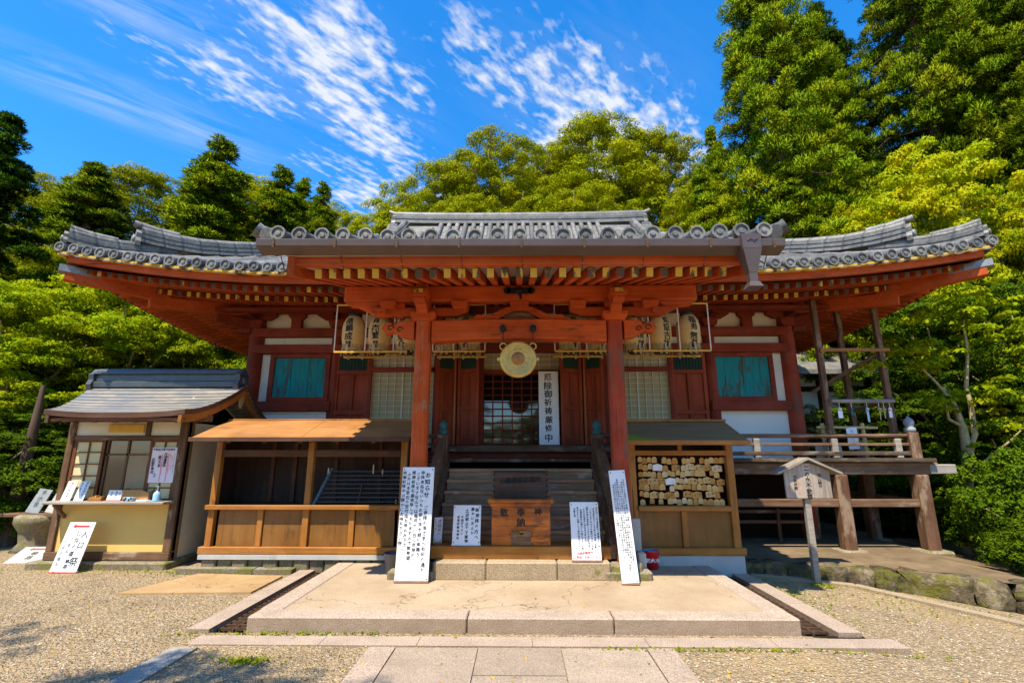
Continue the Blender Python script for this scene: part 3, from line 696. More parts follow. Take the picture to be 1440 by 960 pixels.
for sx in (-1, 1):
    e = onigawara((sx*3.45, YC, 7.70), sx*math.pi/2, 1.0)
    e.sweep([(sx*3.2, YC, 8.09), (sx*3.42, YC, 8.13), (sx*3.62, YC, 8.23)], [.07, .07, .05], 8); R_('ridge_end_tile', e, 'tile', roof)
    # stacked end courses beside the ridge
    st_ = MB()
    for k in range(5): st_.box(*sorted((sx*3.32, sx*(3.62-.02*k))), YC-.35+.03*k, YC+.35, 7.36+.085*k, 7.425+.085*k)
    R_('ridge_end_tile', st_, 'tile', roof)
    # descending ridge on the front of the gable roof
    for sg in (-1, 1):
        d0 = np.linspace(EY-.3, GD-.35, 7)
        m = ridge([(sx*(3.02+.35*((EY-d)/1.7)), YC+sg*(EY-d), rz(d)+.02) for d in d0], .26, .20, courses=3)
        R_('descending_ridge', m, 'tile', roof)
    # gable wall
    m = MB(); m.prism([(YC-(EY-GD), rz(GD)-.05), (YC+(EY-GD), rz(GD)-.05), (YC, 7.7)], *sorted((sx*(GX-.25), sx*(GX-.2))), plane='yz'); R_('gable_panel', m, 'verm_z')
    for sg in (-1, 1):
        # corner ridge: two tiers, the tips sweep up
        def P(s, dz=0): return Vector((sx*(EX-s), YC+sg*(EY-s), rz(s, EX-s)+.03+dz))
        R_('corner_ridge', ridge([P(s, .10*max(0, (.55-s)/.5)**1.6) for s in (.06, .2, .35, .55, .8, 1.1)], .24, .18, courses=4), 'tile', roof)
        ss = [.70, .85, 1.05, 1.35, 1.7, 2.1, 2.6, 3.2, 3.9]
        R_('corner_ridge', ridge([P(s, .10+.16*max(0, (1.5-s)/.8)**1.7-.06*min(1, max(0, (s-1.2)))) for s in ss], .27, .22, courses=5), 'tile', roof)
        ya = math.atan2(sx, -sg*-1) if False else (sx*math.pi/4 if sg == -1 else sx*3*math.pi/4)
        R_('ridge_end_tile', onigawara(P(.68, .16), ya, .78), 'tile', roof)
        R_('ridge_end_tile', onigawara(P(.04, .06), ya, .52), 'tile', roof)
        m = MB(); tp = P(.06, .24); m.sweep([P(.5, .24), P(.25, .28), P(.06, .35)], [.055, .06, .055], 10)
        tp = P(.7, .45); m.sweep([P(1.1, .44), P(.85, .50), P(.62, .60)], [.065, .07, .06], 10)
        m.sweep([P(.35, -.01), P(.1, -.0), P(.0, .03)], .078, 10)
        R_('ridge_tip', m, 'tile', roof)
# eaves woodwork
def zb(d): return 4.18 + .2*(d-.88)           # base rafter underside (d from the tile edge)
def zf(d): return 4.13 + .22*(d-.22)          # flying rafter underside
HX = EX-.10; HY = EY-.10
eb = MB()
for sg in (-1, 1):
    for nm, (d0, z0, z1, wd, mi) in {'k': (.12, 4.225, 4.335, .10, 0), 'y': (.04, 4.337, 4.372, .14, 1), 'k2': (.84, 4.272, 4.30, .08, 0)}.items():
        hw = EX-d0
        G = [(x, YC+sg*(EY-d0)+.0, z0+lift(x*EX/hw)) for x in np.linspace(-hw, hw, 33)]
        eb.strip(G, wd, z1-z0, mi, side=(0, 1, 0))
        hh = EY-d0
        G = [(sg*(EX-d0), YC+y, z0+lift(EX-EY+abs(y)*EY/hh)) for y in np.linspace(-hh, hh, 25)]
        eb.strip(G, wd, z1-z0, mi, side=(1, 0, 0))
R_('eave_board', eb, ['verm_x', 'yellow_end'])
# soffit boards above the rafters
so = MB()
for sg in (-1, 1):
    for (d0, d1, fz) in ((.10, .95, lambda d: zf(d)+.092), (.80, 2.35, lambda d: zb(d)+.092)):
        G = []; H = []
        for d in (d0, (d0+d1)/2, d1):
            hw = EX-d; G.append([(t*hw, YC+sg*(EY-d), fz(d)+lift(t*hw)*max(0, 1-d/3.2)) for t in np.linspace(-1, 1, 33)])
            hh = EY-d; H.append([(sg*(EX-d), YC+t*hh, fz(d)+lift(EX-EY+abs(t*hh))*max(0, 1-d/3.2)) for t in np.linspace(-1, 1, 25)])
        so.grid(G, 0, True); so.grid(H, 0, True)
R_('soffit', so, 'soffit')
rest = MB(); cnt = 0
xs = [(i+.5)*.172 for i in range(-43, 43)]
for x in sorted(xs, key=lambda q: abs(abs(q)-4.6)):
    if abs(x) > EX-.3: continue
    dm = EX-abs(x)
    l = lift(x)
    if abs(x) < 2.45: continue
    # flying rafter
    d1 = min(.98, dm); 
    m = MB().beam((x, YC-EY+.20, zf(.20)+.045+l), (x, YC-EY+d1, zf(d1)+.045+l*(1-d1/3.2)), .07, .088, 0, 1)
    if cnt < 62: R_('rafter', m, ['verm_y', 'worn_end']); cnt += 1
    else: rest.add(m.v, m.f[:5], 0); rest.add(m.v[:4], [(3,2,1,0)], 2)
    d1 = min(2.32, dm)
    if d1 > .9 and abs(x) < EX-.9:
        m = MB().beam((x, YC-EY+.88, zb(.88)+.045+l*.72), (x, YC-EY+d1, zb(d1)+.045+l*max(0, 1-d1/3.2)), .07, .088, 0, 1)
        rest.add(m.v, m.f[:5], 0); rest.add(m.v[:4], [(3,2,1,0)], 1)
for x in [q for q in xs if abs(q) < 2.45]:
    m = MB().beam((x, YC-EY+.88, zb(.88)+.045), (x, YC-EY+2.3, zb(2.3)+.045), .07, .088, 0, 1); rest.add(m.v, m.f[:5], 0); rest.add(m.v[:4], [(3,2,1,0)], 1)
for sx in (-1, 1):
    for i in range(-31, 31):
        y = (i+.5)*.172
        if abs(y) > EY-.3: continue
        l = lift(EX-EY+abs(y)); dm = EY-abs(y)
        for f, d0, d1, k in ((zf, .20, .98, 1), (zb, .88, 2.32, .72)):
            d1 = min(d1, dm)
            if d1 < d0+.05: continue
            m = MB().beam((sx*(EX-d0), YC+y, f(d0)+.045+l*k), (sx*(EX-d1), YC+y, f(d1)+.045+l*max(0, 1-d1/3.2)), .07, .088, 0, 1)
            rest.add(m.v, m.f[:5], 0); rest.add(m.v[:4], [(3,2,1,0)], 1)
R_('rafter', rest, ['verm_y', 'yellow_end', 'worn_end'], kind='stuff')
for sx in (-1, 1):
    for sg in (-1, 1):
        a = (sx*(EX-.10), YC+sg*(EY-.10), 4.42+.0); b = (sx*(EX-1.1), YC+sg*(EY-1.1), 4.34); c = (sx*(WX-.1), YC+sg*(YC-WY-.1), 4.40)
        m = MB().beam(a, b, .15, .20); m.beam((sx*(EX-.9), YC+sg*(EY-.9), 4.20), c, .16, .20)
        h = R_('hip_rafter', m, 'verm_y')
        # metal shoe on the tip
        R_('metal_shoe', MB().beam((sx*(EX-.04), YC+sg*(EY-.04), 4.50), (sx*(EX-.42), YC+sg*(EY-.42), 4.485), .17, .11), 'greycap', h)
# ---- body: pillars, beams, wall panels
pil = [-WX, -3.58, -1.56, 1.60, 3.68, WX]
for x in pil:
    big = abs(x) > 5
    R_('pillar', MB().cyl((x, WY, .25 if big else 1.5), (x, WY, 4.2), .15 if big else .12, None, 20), 'pillar_old' if x == WX else 'dred_z')
for y in (11.4, 13.4, 15.6):
    for x in (-WX, WX): R_('pillar', MB().cyl((x, y, .25), (x, y, 4.2), .15, None, 16), 'dred_z')
def hbeam(x0, x1, z0, z1, y=WY-.09, d=.1, mat='dred_x', nm='beam'): return R_(nm, MB().box(x0, x1, y, y+d, z0, z1), mat, bev=.006)
def wall(x0, x1, z0, z1, mat, y=WY-.015, d=.05, nm='wall_panel', bev=0): return R_(nm, MB().box(x0, x1, y, y+d, z0, z1), mat, bev=bev)
hbeam(-WX, WX, 4.34, 4.45, WY-.1, .2); 
hbeam(-WX, WX, 3.86, 4.03, WY-.155, .12); hbeam(-WX, WX, 3.53, 3.70, WY-.165, .12)
wall(-WX, WX, 4.03, 4.34, 'plaster'); wall(-WX, WX, 3.70, 3.86, 'plaster')
# bracket arms on each pillar, struts between
def bracket(x, y=WY, s=.85, zt=4.34):
    m = MB(); m.prism([(x-.13*s, zt-.30), (x+.13*s, zt-.30), (x+.18*s, zt-.20), (x+.18*s, zt-.14), (x-.18*s, zt-.14), (x-.18*s, zt-.20)], y-.2, y-.02)
    m.prism([(x-.30*s, zt-.14), (x+.30*s, zt-.14), (x+.46*s, zt-.06), (x+.46*s, zt-.001), (x-.46*s, zt-.001), (x-.46*s, zt-.06)], y-.17, y-.05)
    m.beam((x, y-.55, zt-.08), (x, y, zt-.08), .13, .13); m.prism([(x-.09, zt-.03), (x+.09, zt-.03), (x+.11, zt+.04), (x-.11, zt+.04)], y-.6, y-.42)
    return m
for x in pil: R_('bracket', bracket(x), 'dred_x', bev=.006)
for x in (-4.4, -2.57, 2.64, 4.43, -.9, .9): R_('strut', MB().prism([(x-.1, 4.03), (x+.1, 4.03), (x+.1, 4.22), (x+.17, 4.28), (x+.17, 4.339), (x-.17, 4.339), (x-.17, 4.28), (x-.1, 4.22)], WY-.13, WY-.02), 'dred_z', bev=.006)
for sx in (-1, 1):   # corner bracket arms out to the side and diagonal
    m = MB(); m.beam((sx*WX, WY, 4.14), (sx*(WX+.6), WY, 4.14), .13, .14); m.beam((sx*WX, WY, 4.10), (sx*(WX+.55), WY-.55, 4.16), .14, .16)
    m.prism([(sx*(WX+.5)-.1, 4.2), (sx*(WX+.5)+.1, 4.2), (sx*(WX+.5)+.13, 4.28), (sx*(WX+.5)-.13, 4.28)], WY-.1, WY+.1)
    m.beam((sx*(WX+.1), WY-.1, 3.98), (sx*(WX+.34), WY-.1, 4.0), .1, .1); R_('bracket', m, 'dred_x', bev=.006)
# eave purlin carried by the brackets
m = MB()
for z0 in (4.27,): m.box(-WX-.6, WX+.6, WY-.66, WY-.5, 4.23, 4.30)
R_('purlin', m, 'dred_x')
# side and back walls
m = MB()
for sx in (-1, 1): m.box(*sorted((sx*(WX-.03), sx*(WX+.03))), WY+.1, 15.55, 1.5, 4.4)
m.box(-WX, WX, 15.5, 15.6, 1.2, 4.4); R_('side_wall', m, 'shelterbrown')
for sx in (-1, 1):
    R_('side_panel', MB().box(*sorted((sx*(WX+.03), sx*(WX+.06))), 9.6, 11.2, 2.0, 3.4), 'plaster'); R_('beam', MB().box(*sorted((sx*(WX+.03), sx*(WX+.12))), 9.45, 15.5, 3.5, 3.7), 'dred_x')
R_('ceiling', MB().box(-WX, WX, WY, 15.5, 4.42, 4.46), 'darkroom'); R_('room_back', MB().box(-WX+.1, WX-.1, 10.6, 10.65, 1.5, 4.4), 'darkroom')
# end bays with teal shutters
for sx in (-1, 1):
    a0, a1 = (sx*3.60, sx*4.86); x0, x1 = sorted((a0, a1))
    wall(*sorted((sx*4.80, sx*5.12)), 2.60, 3.53, 'plaster')
    wall(x0, x1 if sx < 0 else 5.1, 1.55, 2.42, 'plaster2') if sx > 0 else wall(-5.1, x1, 1.55, 2.42, 'plaster2')
    hbeam(*sorted((sx*3.60, sx*5.10)), 2.42, 2.60, WY-.15, .1, nm='sill_beam')
    w = Thing
    fr = MB(); fx0, fx1 = sorted((sx*3.66, sx*4.84))
    fr.box(fx0, fx1, WY-.12, WY-.02, 3.44, 3.527); fr.box(fx0, fx1, WY-.12, WY-.02, 2.603, 2.68); fr.box(fx0, fx0+.09, WY-.119, WY-.02, 2.68, 3.44); fr.box(fx1-.09, fx1, WY-.119, WY-.02, 2.68, 3.44)
    win = R_('window', fr, 'dred_x', bev=.005)
    sh = MB(); n = 6; w_ = (fx1-fx0-.18)/n
    for i in range(n): sh.box(fx0+.09+i*w_+.002, fx0+.09+(i+1)*w_-.002, WY-.085-.004*(i % 2), WY-.04, 2.68, 3.44)
    R_('shutter', sh, 'teal', win)
    # narrow panelled door
    d0, d1 = sorted((sx*2.88, sx*3.56)); m = MB()
    m.box(d0, d1, WY-.06, WY-.02, 1.70, 3.53); 
    for (p, q, r, s_) in ((d0, d0+.07, 1.7, 3.53), (d1-.07, d1, 1.7, 3.53), ((d0+d1)/2-.035, (d0+d1)/2+.035, 1.7, 3.13), (d0, d1, 3.46, 3.53), (d0, d1, 3.12, 3.20), (d0, d1, 2.35, 2.43), (d0, d1, 1.7, 1.8)):
        m.box(p+.001, q-.001, WY-.10-(.003 if q-p > .3 else 0), WY-.055, r, s_)
    dr = R_('panel_door', m, 'redpanel', bev=.005)
    g = MB()
    for i in range(9): g.box(d0+.075+i*(d1-d0-.15)/9+.006, d0+.075+(i+1)*(d1-d0-.15)/9-.006, WY-.085, WY-.065, 3.205, 3.455)
    R_('slat_panel', g, 'dkgreen', dr)
    # olive lattice screens
    l0, l1 = sorted((sx*1.66, sx*2.84))
    for (z0, z1, nz) in ((3.26, 3.53, 3), (1.75, 3.16, 13)):
        m = MB().box(l0, l1, WY-.045, WY-.02, z0, z1); s_ = R_('lattice_screen', m, 'latticepanel')
        b = MB()
        for i in range(nz+1): z = z0+(z1-z0)*i/nz; b.box(l0, l1, WY-.062, WY-.044, z-.006, z+.006)
        nxx = 8
        for i in range(nxx+1):
            x = l0+(l1-l0)*i/nxx; wv = .014 if i == nxx//2 else .007; b.box(x-wv, x+wv, WY-.066, WY-.044, z0, z1)
        R_('lattice', b, 'latticebar', s_)
    hbeam(l0, l1, 3.163, 3.257, WY-.12, .08)
    # door posts and opened double doors
    xx = sx*1.66; R_('door_post', MB().box(*sorted((sx*2.84, sx*2.90)), WY-.12, WY-.01, 1.6, 3.53), 'dred_z')
    for (h0, h1, yo) in ((.76, 1.18, 0), (1.20, 1.56, .10)):
        a, b = sorted((sx*h0, sx*h1)); y0 = WY-.35-yo*1.0; y1 = WY-.33+yo*.4
        def leaf(x): t = (abs(x)-h0)/(h1-h0); return (WY-.30)*(1-t)+(WY-.12)*t if h0 < 1 else (WY-.12)*(1-t)+(WY-.34)*t
        m = MB()
        def pan(xa, xb, za, zb_, th): 
            ya, yb = leaf(xa), leaf(xb); m.add([(xa,ya-th,za),(xb,yb-th,za),(xb,yb+.02,za),(xa,ya+.02,za),(xa,ya-th,zb_),(xb,yb-th,zb_),(xb,yb+.02,zb_),(xa,ya+.02,zb_)], [(0,3,2,1),(4,5,6,7),(0,1,5,4),(2,3,7,6),(1,2,6,5),(3,0,4,7)])
        pan(a, b, 1.79, 3.50, .0)
        pan(a, a+.06, 1.79, 3.50, .03); pan(b-.06, b, 1.79, 3.50, .03); mid = (a+b)/2; pan(mid-.025, mid+.025, 1.88, 3.12, .027)
        for z0, z1 in ((1.79, 1.89), (2.42, 2.50), (3.12, 3.20), (3.44, 3.50)): pan(a+.06, b-.06, z0, z1, .028)
        dd = R_('folding_door', m, 'redpanel', bev=.004)
        m = MB(); g0 = m
        ya, yb = leaf(a+.06), leaf(b-.06); m.add([(a+.06, ya-.012, 3.2), (b-.06, yb-.012, 3.2), (b-.06, yb-.012, 3.44), (a+.06, ya-.012, 3.44)], [(0,1,2,3)]); R_('slat_panel', m, 'dkgreen', dd)
    R_('door_edge_highlight', MB().box(*sorted((sx*1.185, sx*1.205)), WY-.40, WY-.37, 1.79, 3.48), 'honey_z')  # orange strip painted as warm light catching the door leaf edge
# central opening: lattice door with glass
R_('beam', MB().box(-1.54, 1.54, WY-.10, WY, 3.12, 3.20), 'dred_x', bev=.006)
m = MB().box(-.72, .80, WY-.03, WY-.01, 3.20, 3.53); tr_ = R_('transom_screen', m, 'latticepanel'); b = MB()
for i in range(4): z = 3.205+.32*i/3; b.box(-.72, .80, WY-.045, WY-.029, z-.006, z+.006)
for i in range(8): x = -.72+1.52*i/7; b.box(x-.007, x+.007, WY-.048, WY-.029, 3.2, 3.53)
R_('lattice', b, 'latticebar', tr_)
gd = R_('lattice_door', MB().box(-.70, .78, WY+.02, WY+.03, 1.82, 2.62), 'glass')
R_('dark_opening_panel', MB().box(-.70, .78, WY+.05, WY+.06, 2.62, 3.12), 'darkroom')  # near-black sheet painted for the unlit room above the glass
m = MB()
for i in range(9): x = -.70+1.48*i/8; m.box(x-.011, x+.011, WY-.02, WY+.018, 1.80, 3.12)
for i in range(11): z = 1.80+1.32*i/10; m.box(-.70, .78, WY-.024, WY+.014, z-.010, z+.010)
R_('lattice', m, 'dred_z', gd)
for x in (-.73, .81): R_('door_post', MB().box(x-.04, x+.04, WY-.14, WY+.02, 1.77, 3.53), 'dred_z')
R_('threshold', MB().box(-1.6, 1.64, WY-.30, WY+.1, 1.66, 1.78), 'weath_x', bev=.01)
R_('threshold', MB().box(-2.9, 2.9, WY-.20, WY+.05, 1.555, 1.655), 'dred_x', bev=.01)
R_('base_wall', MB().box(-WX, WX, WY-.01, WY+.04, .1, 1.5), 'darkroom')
R_('base_panel', MB().box(-5.1, -3.6, WY-.05, WY-.012, 1.56, 2.41), 'plaster2')
# ---- porch
PX0, PX1, PY = -1.335, 1.315, 6.65
def pz(y): return 3.955 + .295*(y-5.15)
ps = MB()
G = [[(x, y, pz(y) + .05*(abs(x)/2.85)**3*(1-(y-5.12)/3.3)) for x in np.linspace(-2.84, 2.84, 17)] for y in np.linspace(5.12, 8.35, 8)]
ps.slab(G, .05, 0, True)
proof = R_('porch_roof', ps, 'tile'); pr = MB(); sp2 = .2475
for i in range(-11, 12):
    x = i*sp2; e = .05*(abs(x)/2.85)**3
    pr.sweep([(x, y, pz(y)+.045+e*(1-(y-5.12)/3.3)) for y in np.linspace(5.12, 8.3, 8)], .072, 8)
    disc(pr, (x+jit(.006), 5.10+jit(.012), pz(5.1)+.06+e+jit(.006)), 'y', .086+jit(.003))
for sx in (-1, 1):
    pr.sweep([(sx*2.86, y, pz(y)+.09) for y in np.linspace(5.10, 8.2, 8)], .085, 10)
    pr.sweep([(sx*2.86, 5.3, pz(5.1)+.16), (sx*2.98, 5.2, pz(5.1)+.17), (sx*3.03, 5.16, pz(5.1)+.20)], [.08, .085, .09], 12)
    y = 5.3
    while y < 7.9:
        disc(pr, (sx*2.95, y, pz(y)+.02), 'x', .07); pr.cyl((sx*2.75, y, pz(y)+.02), (sx*2.95, y, pz(y)+.02), .06); y += .25
R_('roof_tile', pr, 'tile', proof, kind='stuff')
gz0 = 3.835
g = MB(); ga, gb = -2.90, 2.88
def gut(x0, x1, za, zb_):
    g.add([(x0,4.97,za-.085),(x1,4.97,zb_-.085),(x1,5.13,zb_-.135),(x0,5.13,za-.135),(x0,4.96,za),(x1,4.96,zb_),(x1,5.14,zb_),(x0,5.14,za)], [(0,3,2,1),(4,5,6,7),(0,1,5,4),(2,3,7,6),(1,2,6,5),(3,0,4,7)])
gut(ga, gb, 3.925, 3.885); g.box(ga, gb, 4.945, 4.965, 3.91, 3.93) if False else None
gg = R_('gutter', g, 'gutter', bev=.006)
for x in np.linspace(-2.7, 2.75, 9):
    m = MB(); m.cyl((x, 5.03, 3.93-.007*(x+2.9)), (x+.01, 5.26, 3.66), .006, None, 6); m.box(x-.012, x+.012, 4.955, 4.962, 3.82-.007*(x+2.9), 3.93-.007*(x+2.9)); R_('gutter_strap', m, 'rust', gg)
m = MB(); cx = 2.50
def tap(x0, x1, y0, y1, zt, X0, X1, Y0, Y1, zb_): m.add([(X0,Y0,zb_),(X1,Y0,zb_),(X1,Y1,zb_),(X0,Y1,zb_),(x0,y0,zt),(x1,y0,zt),(x1,y1,zt),(x0,y1,zt)], [(0,3,2,1),(4,5,6,7),(0,1,5,4),(2,3,7,6),(1,2,6,5),(3,0,4,7)])
tap(cx-.105, cx+.105, 4.93, 5.12, 3.93, cx-.10, cx+.10, 4.93, 5.12, 3.76); tap(cx-.10, cx+.10, 4.931, 5.12, 3.759, cx-.045, cx+.045, 4.97, 5.07, 3.50)
tap(cx-.045, cx+.045, 4.971, 5.069, 3.499, cx-.042, cx+.042, 4.975, 5.065, 3.40); tap(cx-.05, cx+.05, 4.96, 5.08, 3.399, cx-.075, cx+.075, 4.93, 5.10, 3.335)
m.sweep([(cx-.05, 4.925, 3.85), (cx-.02, 4.92, 3.875), (cx+.02, 4.92, 3.85), (cx+.06, 4.925, 3.875)], .006, 5)
R_('downspout_hopper', m, 'gutter', gg, bev=.004)
# porch fascia, rafters, verge boards
m = MB(); m.box(-2.62, 2.62, 5.20, 5.30, 3.705, 3.80, 0); m.box(-2.64, 2.64, 5.16, 5.28, 3.803, 3.825, 1); m.box(-2.66, 2.66, 5.155, 5.26, 3.828, 3.885, 0)
R_('porch_fascia', m, ['verm_x', 'porchsoffit'], bev=.004)
for i in range(-14, 15):
    x = i*.1665
    R_('rafter', MB().beam((x, 5.33, 3.65), (x, 7.25, 3.65+.277*1.92), .078, .11, 0, 1), ['verm_y', 'yellow_end'], proof)
m = MB().grid([[(x, 5.25, 3.70+.0) for x in (-2.5, 2.5)], [(x, 7.4, 3.70+.277*2.15) for x in (-2.5, 2.5)]]); R_('porch_soffit', m, 'porchsoffit', proof)
for sx in (-1, 1):
    m = MB(); a, b = sorted((sx*2.55, sx*2.63))
    G = [(y, 3.60+.277*(y-5.3)) for y in (5.18, 5.5, 6, 6.5, 7, 7.4)]
    poly = [(y, z+.02*0) for y, z in G] + [(y, z+.24) for y, z in reversed(G)]
    m.prism(poly, a, b, 0, 'yz'); R_('verge_board', m, 'verm_y', proof)
R_('porch_purlin', MB().box(-2.47, 2.47, 6.55, 6.75, 3.71, 3.93), 'verm_x', bev=.012)
R_('corbel', MB().prism([(-2.47, 3.705), (-1.9, 3.705), (-2.0, 3.64), (-2.4, 3.655)][::-1], 6.57, 6.73), 'verm_x'); R_('corbel', MB().prism([(2.47, 3.705), (2.4, 3.655), (2.0, 3.64), (1.9, 3.705)], 6.57, 6.73), 'verm_x')
for x in (PX0, PX1):
    h = .102
    m = MB(); c = .03
    m.prism([(x-h+c, PY-h), (x+h-c, PY-h), (x+h, PY-h+c), (x+h, PY+h-c), (x+h-c, PY+h), (x-h+c, PY+h), (x-h, PY+h-c), (x-h, PY-h+c)], .30, 3.42, 0, 'xy')
    R_('porch_pillar', m, 'verm_z' if x < 0 else 'pillar_old', bev=.004)
    m = MB(); m.prism([(x-.26, PY-.24), (x+.26, PY-.24), (x+.29, PY-.2), (x+.29, PY+.24), (x-.29, PY+.24), (x-.29, PY-.2)], .12, .22, 0, 'xy'); m.lathe([(.24, .22), (.225, .27), (.19, .31), (.001, .31)], (x, PY, 0), 8, 0, 'z', False)
    R_('pillar_base_stone', m, 'stonebase', bev=.01)
    # bracket complex
    m = MB()
    def block(bx, z0, w, hh, y0=PY-.14, y1=PY+.14, t=.8): m.prism([(bx-w*t/2, z0), (bx+w*t/2, z0), (bx+w/2, z0+hh*.45), (bx+w/2, z0+hh), (bx-w/2, z0+hh), (bx-w/2, z0+hh*.45)], y0, y1)
    block(x, 3.42, .34, .12, PY-.17, PY+.17)
    m.prism([(x-.46, 3.50), (x+.46, 3.50), (x+.60, 3.56), (x+.62, 3.62), (x-.62, 3.62), (x-.60, 3.56)], PY-.06, PY+.06)
    for dx in (-.5, -.02, .5): block(x+dx, 3.60, .22, .105)
    sx = -1 if x < 0 else 1
    block(x+sx*.62, 3.52, .2, .08); m.prism(sorted([(x+sx*.30, 3.48), (x+sx*.9, 3.60)])[:0] or ([(x+sx*.28, 3.545), (x+sx*.30, 3.49), (x+sx*.70, 3.52), (x+sx*.95, 3.64), (x+sx*.95, 3.70), (x+sx*.28, 3.70)] if sx > 0 else [(x+sx*.28, 3.70), (x+sx*.95, 3.70), (x+sx*.95, 3.64), (x+sx*.70, 3.52), (x+sx*.30, 3.49), (x+sx*.28, 3.545)]), PY-.05, PY+.05)
    # arm pointing forward under the purlin
    G = [(PY-.46, 3.74), (PY-.46, 3.63), (PY-.40, 3.58), (PY-.30, 3.60), (PY-.22, 3.50), (PY, 3.46), (PY, 3.74)]
    m.prism(G[::-1], x-.075, x+.075, 0, 'yz'); block(x, 3.66, .24, .10, PY-.5, PY-.26)
    m.prism([(x-.07, 3.76), (x+.07, 3.76), (x+.08, 3.9), (x-.08, 3.9)], PY-.30, PY-.1)
    R_('bracket', m, 'verm_x', bev=.006)
    R_('bracket_end', MB().box(x-.06, x+.06, PY-.508, PY-.50, 3.70, 3.75), 'yellow_end')
    # carved nose sticking out beyond the pillar
    m = MB(); P_ = [(0, 3.17), (.16, 3.20), (.28, 3.27), (.40, 3.25), (.46, 3.32), (.40, 3.40), (.30, 3.40), (.18, 3.43), (0, 3.43)]
    pts_ = [(x+sx*(.13+a), b) for a, b in P_]; m.prism(pts_ if sx > 0 else pts_[::-1], PY-.07, PY+.07); nz_ = R_('carved_nose', m, 'verm_x', bev=.006)
    m = MB()
    for (a, b, r) in ((.20, 3.30, .045), (.33, 3.32, .05), (.28, 3.38, .03)):
        m.sweep([(x+sx*(.13+a)+r*(1-.1*t)*math.cos(t), PY-.074, b+r*(1-.12*t)*math.sin(t)) for t in np.linspace(0, 5.5, 12)], .007, 5)
    R_('scroll_carving', m, 'black', nz_)
# rainbow beam
B_ = [(x, 3.10+.055*math.exp(-((abs(x)-1.2)/.001)**2)) for x in ()]
xs_ = np.linspace(PX0+.12, PX1-.12, 15)
low = [(x, 3.115 + .045*(1-(abs(x)/1.2)**4)) for x in xs_]; top = [(x, 3.42+.02*(1-(x/1.2)**2)) for x in xs_]
m = MB().prism(low + top[::-1], PY-.11, PY+.11); rb = R_('rainbow_beam', m, 'verm_x', bev=.012)
# frog-leg strut above it
def arch(t): return 3.44 + .23*(1-abs(t)**1.5)
ts = np.linspace(-1, 1, 25); outer = [(.50*t, 3.445+.21*math.cos(t*1.45)**1.2 if abs(t) < 1 else 3.445) for t in ts]; inner = [(.30*t, 3.443+.13*max(0, math.cos(t*1.5))) for t in ts]
m = MB()
for (a, b), (c, d) in zip(list(zip(outer, inner))[:-1], list(zip(outer, inner))[1:]): m.prism([b, d, c, a][::-1], PY-.06, PY+.06)
m.prism([(-.68, 3.445), (-.42, 3.445), (-.46, 3.51), (-.60, 3.52)][::1], PY-.055, PY+.055); m.prism([(.42, 3.445), (.68, 3.445), (.60, 3.52), (.46, 3.51)], PY-.055, PY+.055)
m.prism([(-.12, 3.62), (.12, 3.62), (.14, 3.706), (-.14, 3.706)], PY-.1, PY+.1); R_('frog_leg_strut', m, 'verm_x', bev=.005)
R_('strut_carving', MB().sphere((0, PY, 3.49), .1, 10, 0, (2.6, .4, .8)), 'weath_x')
m = MB(); m.box(-.17, .17, 6.50, 6.54, 3.80, 3.88); m.cyl((-.17, 6.52, 3.84), (-.17, 6.50, 3.84), .05); m.cyl((.17, 6.52, 3.84), (.17, 6.50, 3.84), .05); m.cyl((0, 6.48, 3.82), (.02, 6.46, 3.70), .03, .015); m.sphere((0, 6.50, 3.83), .055); R_('black_ornament', m, 'black')
# curved connecting beams porch -> hall (ebi-koryo)
for x in (PX0, PX1):
    m = MB().strip([(x, y, 3.42+.30*math.sin(t*1.57)+.05) for y, t in zip(np.linspace(PY, WY-.1, 8), np.linspace(0, 1, 8))], .13, .20); R_('tie_beam', m, 'verm_y', bev=.006)
# ---- stairs
steps = [(6.60, .486), (6.97, .62), (7.17, .775), (7.38, .93), (7.59, 1.085), (7.80, 1.24), (8.00, 1.395)]
for i, (y, z) in enumerate(steps):
    y1 = steps[i+1][0]+.06 if i < len(steps)-1 else 8.24; prev = steps[i-1][1] if i else .33
    nm = MB().box(-1.12, 1.13, y+.02, y+.06, prev-.0, z-.052) ; R_('riser', nm, 'stair_lit_x')
    R_('stair_tread', MB().box(-1.13, 1.14, y, y1, z-.05 if i else .336, z), 'honey_x' if i == 0 else 'stair_lit_x', bev=.008, label='sunlit honey coloured lowest stair beam' if i == 0 else None)
for sx in (-1, 1):
    xa = sx*1.14; m = MB(); m.prism([(6.62, .34), (6.62, .50), (8.2, 1.55), (8.2, 1.2), (6.9, .34)][::-1], *sorted((xa, xa+sx*.07)), plane='yz'); R_('stringer', m, 'weath_y')
    x = sx*1.25
    R_('newel_post', MB().box(x-.085, x+.085, 8.05, 8.22, 1.3, 1.93), 'weath_z', bev=.01); R_('finial', giboshi((x, 8.135, 1.93), 1.0), 'verdigris')
    R_('stair_rail', MB().beam((x, 6.75, .98), (x, 8.10, 1.82), .13, .15), 'weath_y', bev=.012); R_('stair_rail', MB().beam((x, 6.80, .72), (x, 8.10, 1.52), .08, .09), 'weath_y', bev=.008)
    R_('newel_post', MB().box(x-.07, x+.07, 6.86, 7.0, .3, 1.02), 'weath_z', bev=.008)
